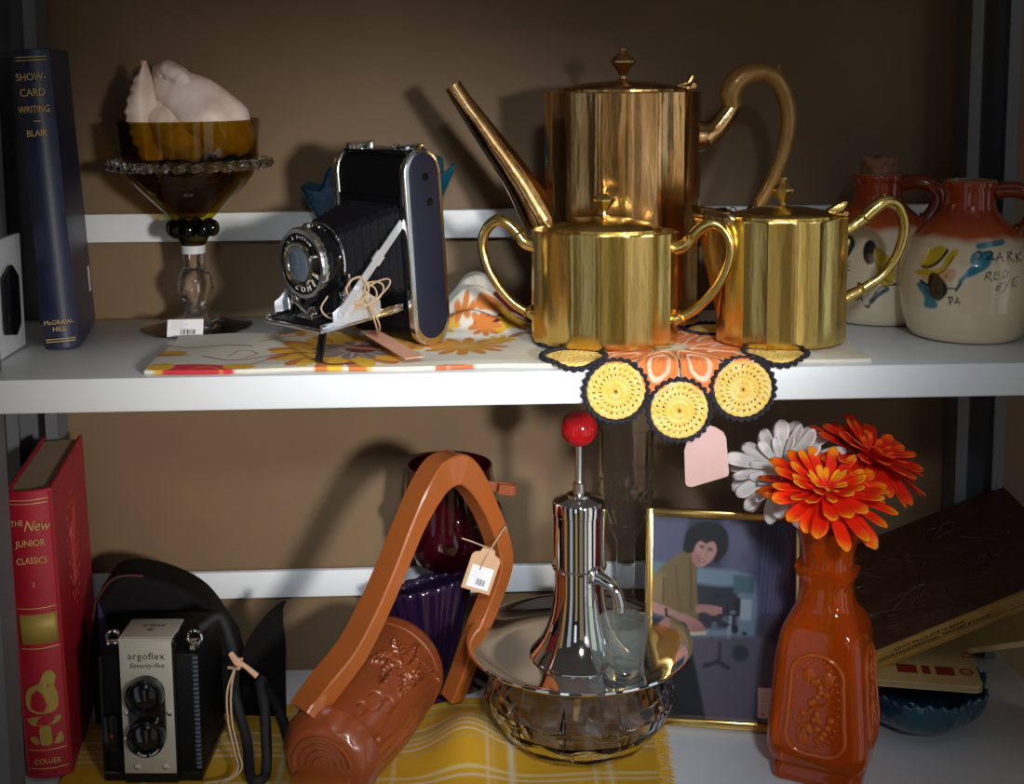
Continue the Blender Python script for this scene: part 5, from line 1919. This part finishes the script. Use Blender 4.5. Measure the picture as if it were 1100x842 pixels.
OR_, TIP = (.88, .020, .002), (1.0, .34, .006)
d1 = aty(886, 531, .022)
daisy('large bright orange daisy at the front of the orange vase, facing the viewer', d1, (.03, -.30, .95),
      [(20, .0460, .0125, .10, .16, .006, 0), (17, .0390, .0118, .42, .12, .005, .002), (13, .0270, .0090, .75, .05, .004, .003), (12, .0130, .0050, 1.10, 0, .003, .004)], 4, (.75, .16, .01), OR_, TIP, [.80, .78, .70, .35])
d2 = aty(932, 494, .062)
daisy('deep orange-red daisy tilted to the side behind the bright orange one', d2, (.40, -.18, .90),
      [(20, .0450, .0120, .12, .20, .006, 0), (16, .0370, .0115, .45, .14, .005, .002), (11, .0240, .0085, .8, .05, .004, .003), (10, .0120, .0045, 1.1, 0, .003, .004)], 9, (.5, .09, .01), (.74, .016, .003), (.95, .15, .006), [.80, .80, .7, .6])
d3 = aty(842, 506, .070)
daisy('white daisy leaning sideways beside the orange daisies', d3, (-.62, -.42, .66),
      [(17, .0440, .0135, .10, .14, .006, 0), (13, .0360, .0125, .5, .1, .005, .002), (9, .0220, .0085, .8, .05, .004, .003)], 15, (.60, .52, .25), (.86, .80, .74), (.90, .80, .78), [.6, .6, .5])

# ---- blue bowl carrying a stack of booklets and albums
bb = thing('ruffled_bowl', 'dark blue ruffled glass bowl under the pile of old booklets', 'bowl', (.3820, .0980, LOW + .0006))
def bb_pt(a, b):
    th = 2 * PI * a
    r = .022 + .034 * math.sin(b * PI * .5) ** .8
    z = .002 + .0165 * b * b + .0225 * b
    rr = r * (1 + .05 * b * math.cos(9 * th) + .012 * b * math.cos(36 * th))
    return (rr * math.cos(th), rr * math.sin(th), z + .0018 * b * math.cos(36 * th) * (b > .8))
MB().grid(bb_pt, 180, 24, closed_u=True).build('bowl_body', M_blueg, bb, 60, solid=.003)
MB().lathe([(.022, 0), (.0235, .0025), (.021, .0045), (.001, .0045)], 40).build('foot', M_blueg, bb)

M_cov = mat('cream card cover', (.52, .38, .15), .6, noise=(30, (.40, .27, .09), .5))
z1 = LOW + .0490
q0, q1, q2 = atz(943, 730, z1 + .006), atz(1052, 738, z1 + .006), atz(1088, 686, z1 + .006)
bkl = thing('booklet', 'cream card booklet with red blocks on its cover lying across the blue bowl', 'booklet', (q0.x, q0.y, z1 + .0003))
bl = Vector(bkl.location)
ux = (q1 - q0)
ux.z = 0
uy = Vector((-ux.y, ux.x, 0)).normalized()
BK = frame_m(Vector((0, 0, 0)), ux, uy)
wB = ux.length + .004
lB = .094
rr_ = .008
def rrect(x0, y0, x1, y1, r, n=6):
    pts = []
    for cx, cy, a0 in ((x1 - r, y1 - r, 0), (x0 + r, y1 - r, 90), (x0 + r, y0 + r, 180), (x1 - r, y0 + r, 270)):
        for k in range(n + 1):
            a = R(a0 + 90 * k / n)
            pts.append((cx + r * math.cos(a), cy + r * math.sin(a)))
    return pts
MB().prism(rrect(-.05, 0, wB, lB, rr_), .0046, .0058, BK, .0003).build('cover', M_cov, bkl, 40)
MB().prism(rrect(-.05, 0, wB, lB, rr_), 0, .0012, BK, .0003).build('cover', M_cov, bkl, 40)
MB().prism(rrect(-.049, .0012, wB - .0012, lB - .001, rr_), .0012, .0046, BK).build('page_block', M_pages, bkl, 40)
M_redp = mat('red print', (.26, .010, .008), .6)
for (x0, x1) in ((.018, .034), (.038, .0445), (.049, .064)):
    MB().box(((x0 + x1) / 2, .0240, .00590), (x1 - x0, .0150, .0002), 0, BK).build('red_block', M_redp, bkl)
MB().torus((.074, .0250, .0059), .0048, .0009, 'Z', 28, 6, BK).build('red_ring', M_redp, bkl)
MB().torus((.079, .0560, .0059), .0040, .0008, 'Z', 28, 6, BK).build('red_ring', M_redp, bkl)
p2 = atz(1074, 700, LOW + .043)
bk2 = thing('booklet', 'cream booklet lowest in the pile, showing behind the one with red blocks', 'booklet', (.4250, .1650, LOW + .0425), (0, 0, R(12)))
MB().prism(rrect(-.03, -.035, .11, .050, .006), 0, .0056, None, .0004).build('cover', M_cov, bk2, 40)

M_edge = mat('mustard board', (.40, .23, .045), .6, noise=(50, (.28, .15, .03), .6))
M_emb = mat('embossed brown leather', (.055, .020, .009), .42, noise=(24, (.045, .014, .006), .8), bump=(55, .9, .004))
FL, FR, BL = aty(943, 702, .080), aty(1108, 634, .098), aty(908, 592, .188)
uA, wA = (FR - FL), (BL - FL)
AM = frame_m(Vector((0, 0, 0)), uA, wA)
nA = AM.to_3x3() @ Vector((0, 0, 1))
for lvl, (lab, drop, thk, dx, cov) in enumerate((('brown embossed leather album with lettered mustard edge, topmost of the tilted pile', 0.0, .0135, 0, True),
                                                 ('plain thin brown album directly beneath the embossed leather one', .0142, .0068, .004, False))):
    ob = FL - nA * (drop + thk) + uA.normalized() * dx
    al = thing('album', lab, 'album', ob)
    MB().box((.088, .057, thk / 2), (.216, .114, thk), .0012, AM).build('boards', M_edge, al, 40)
    if cov:
        MB().box((.088, .0590, thk + .0007), (.214, .112, .0014), .0005, AM).build('cover', M_emb, al)
        mb = MB()
        random.seed(31)
        for k in range(15):
            cx0, cy0 = random.uniform(.0, .16), random.uniform(.016, .10)
            pts = [(cx0, cy0, thk + .0016), (cx0 + random.uniform(-.02, .02), cy0 + random.uniform(-.012, .012), thk + .002), (cx0 + random.uniform(-.03, .03), cy0 + random.uniform(-.018, .018), thk + .0016)]
            mb.tube(spl(pts, 5), [.0008, .0018, .0006], 8, AM)
        for k in range(9):
            cx0, cy0 = random.uniform(.0, .16), random.uniform(.02, .095)
            mb.torus((cx0, cy0, thk + .0014), .006, .0012, 'Z', 20, 6, AM)
        mb.build('embossed_scrolls', M_emb, al)
        EM = AM @ Matrix(((1, 0, 0, 0), (0, 0, -1, -.0002), (0, 1, 0, 0), (0, 0, 0, 1)))
        text('IOWA FALLS STATE BANK', .0046, M_ink, al, EM @ T(.014, .0098, 0), ax='LEFT', sxx=1.25)
        text('IOWA FALLS PERSONAL, TEACHER & LOANS', .0042, M_ink, al, EM @ T(.000, .0046, 0), ax='LEFT', sxx=1.25)
    else:
        MB().box((.088, .058, thk + .0002), (.214, .110, .0006), 0, AM).build('cover', M_emb, al)
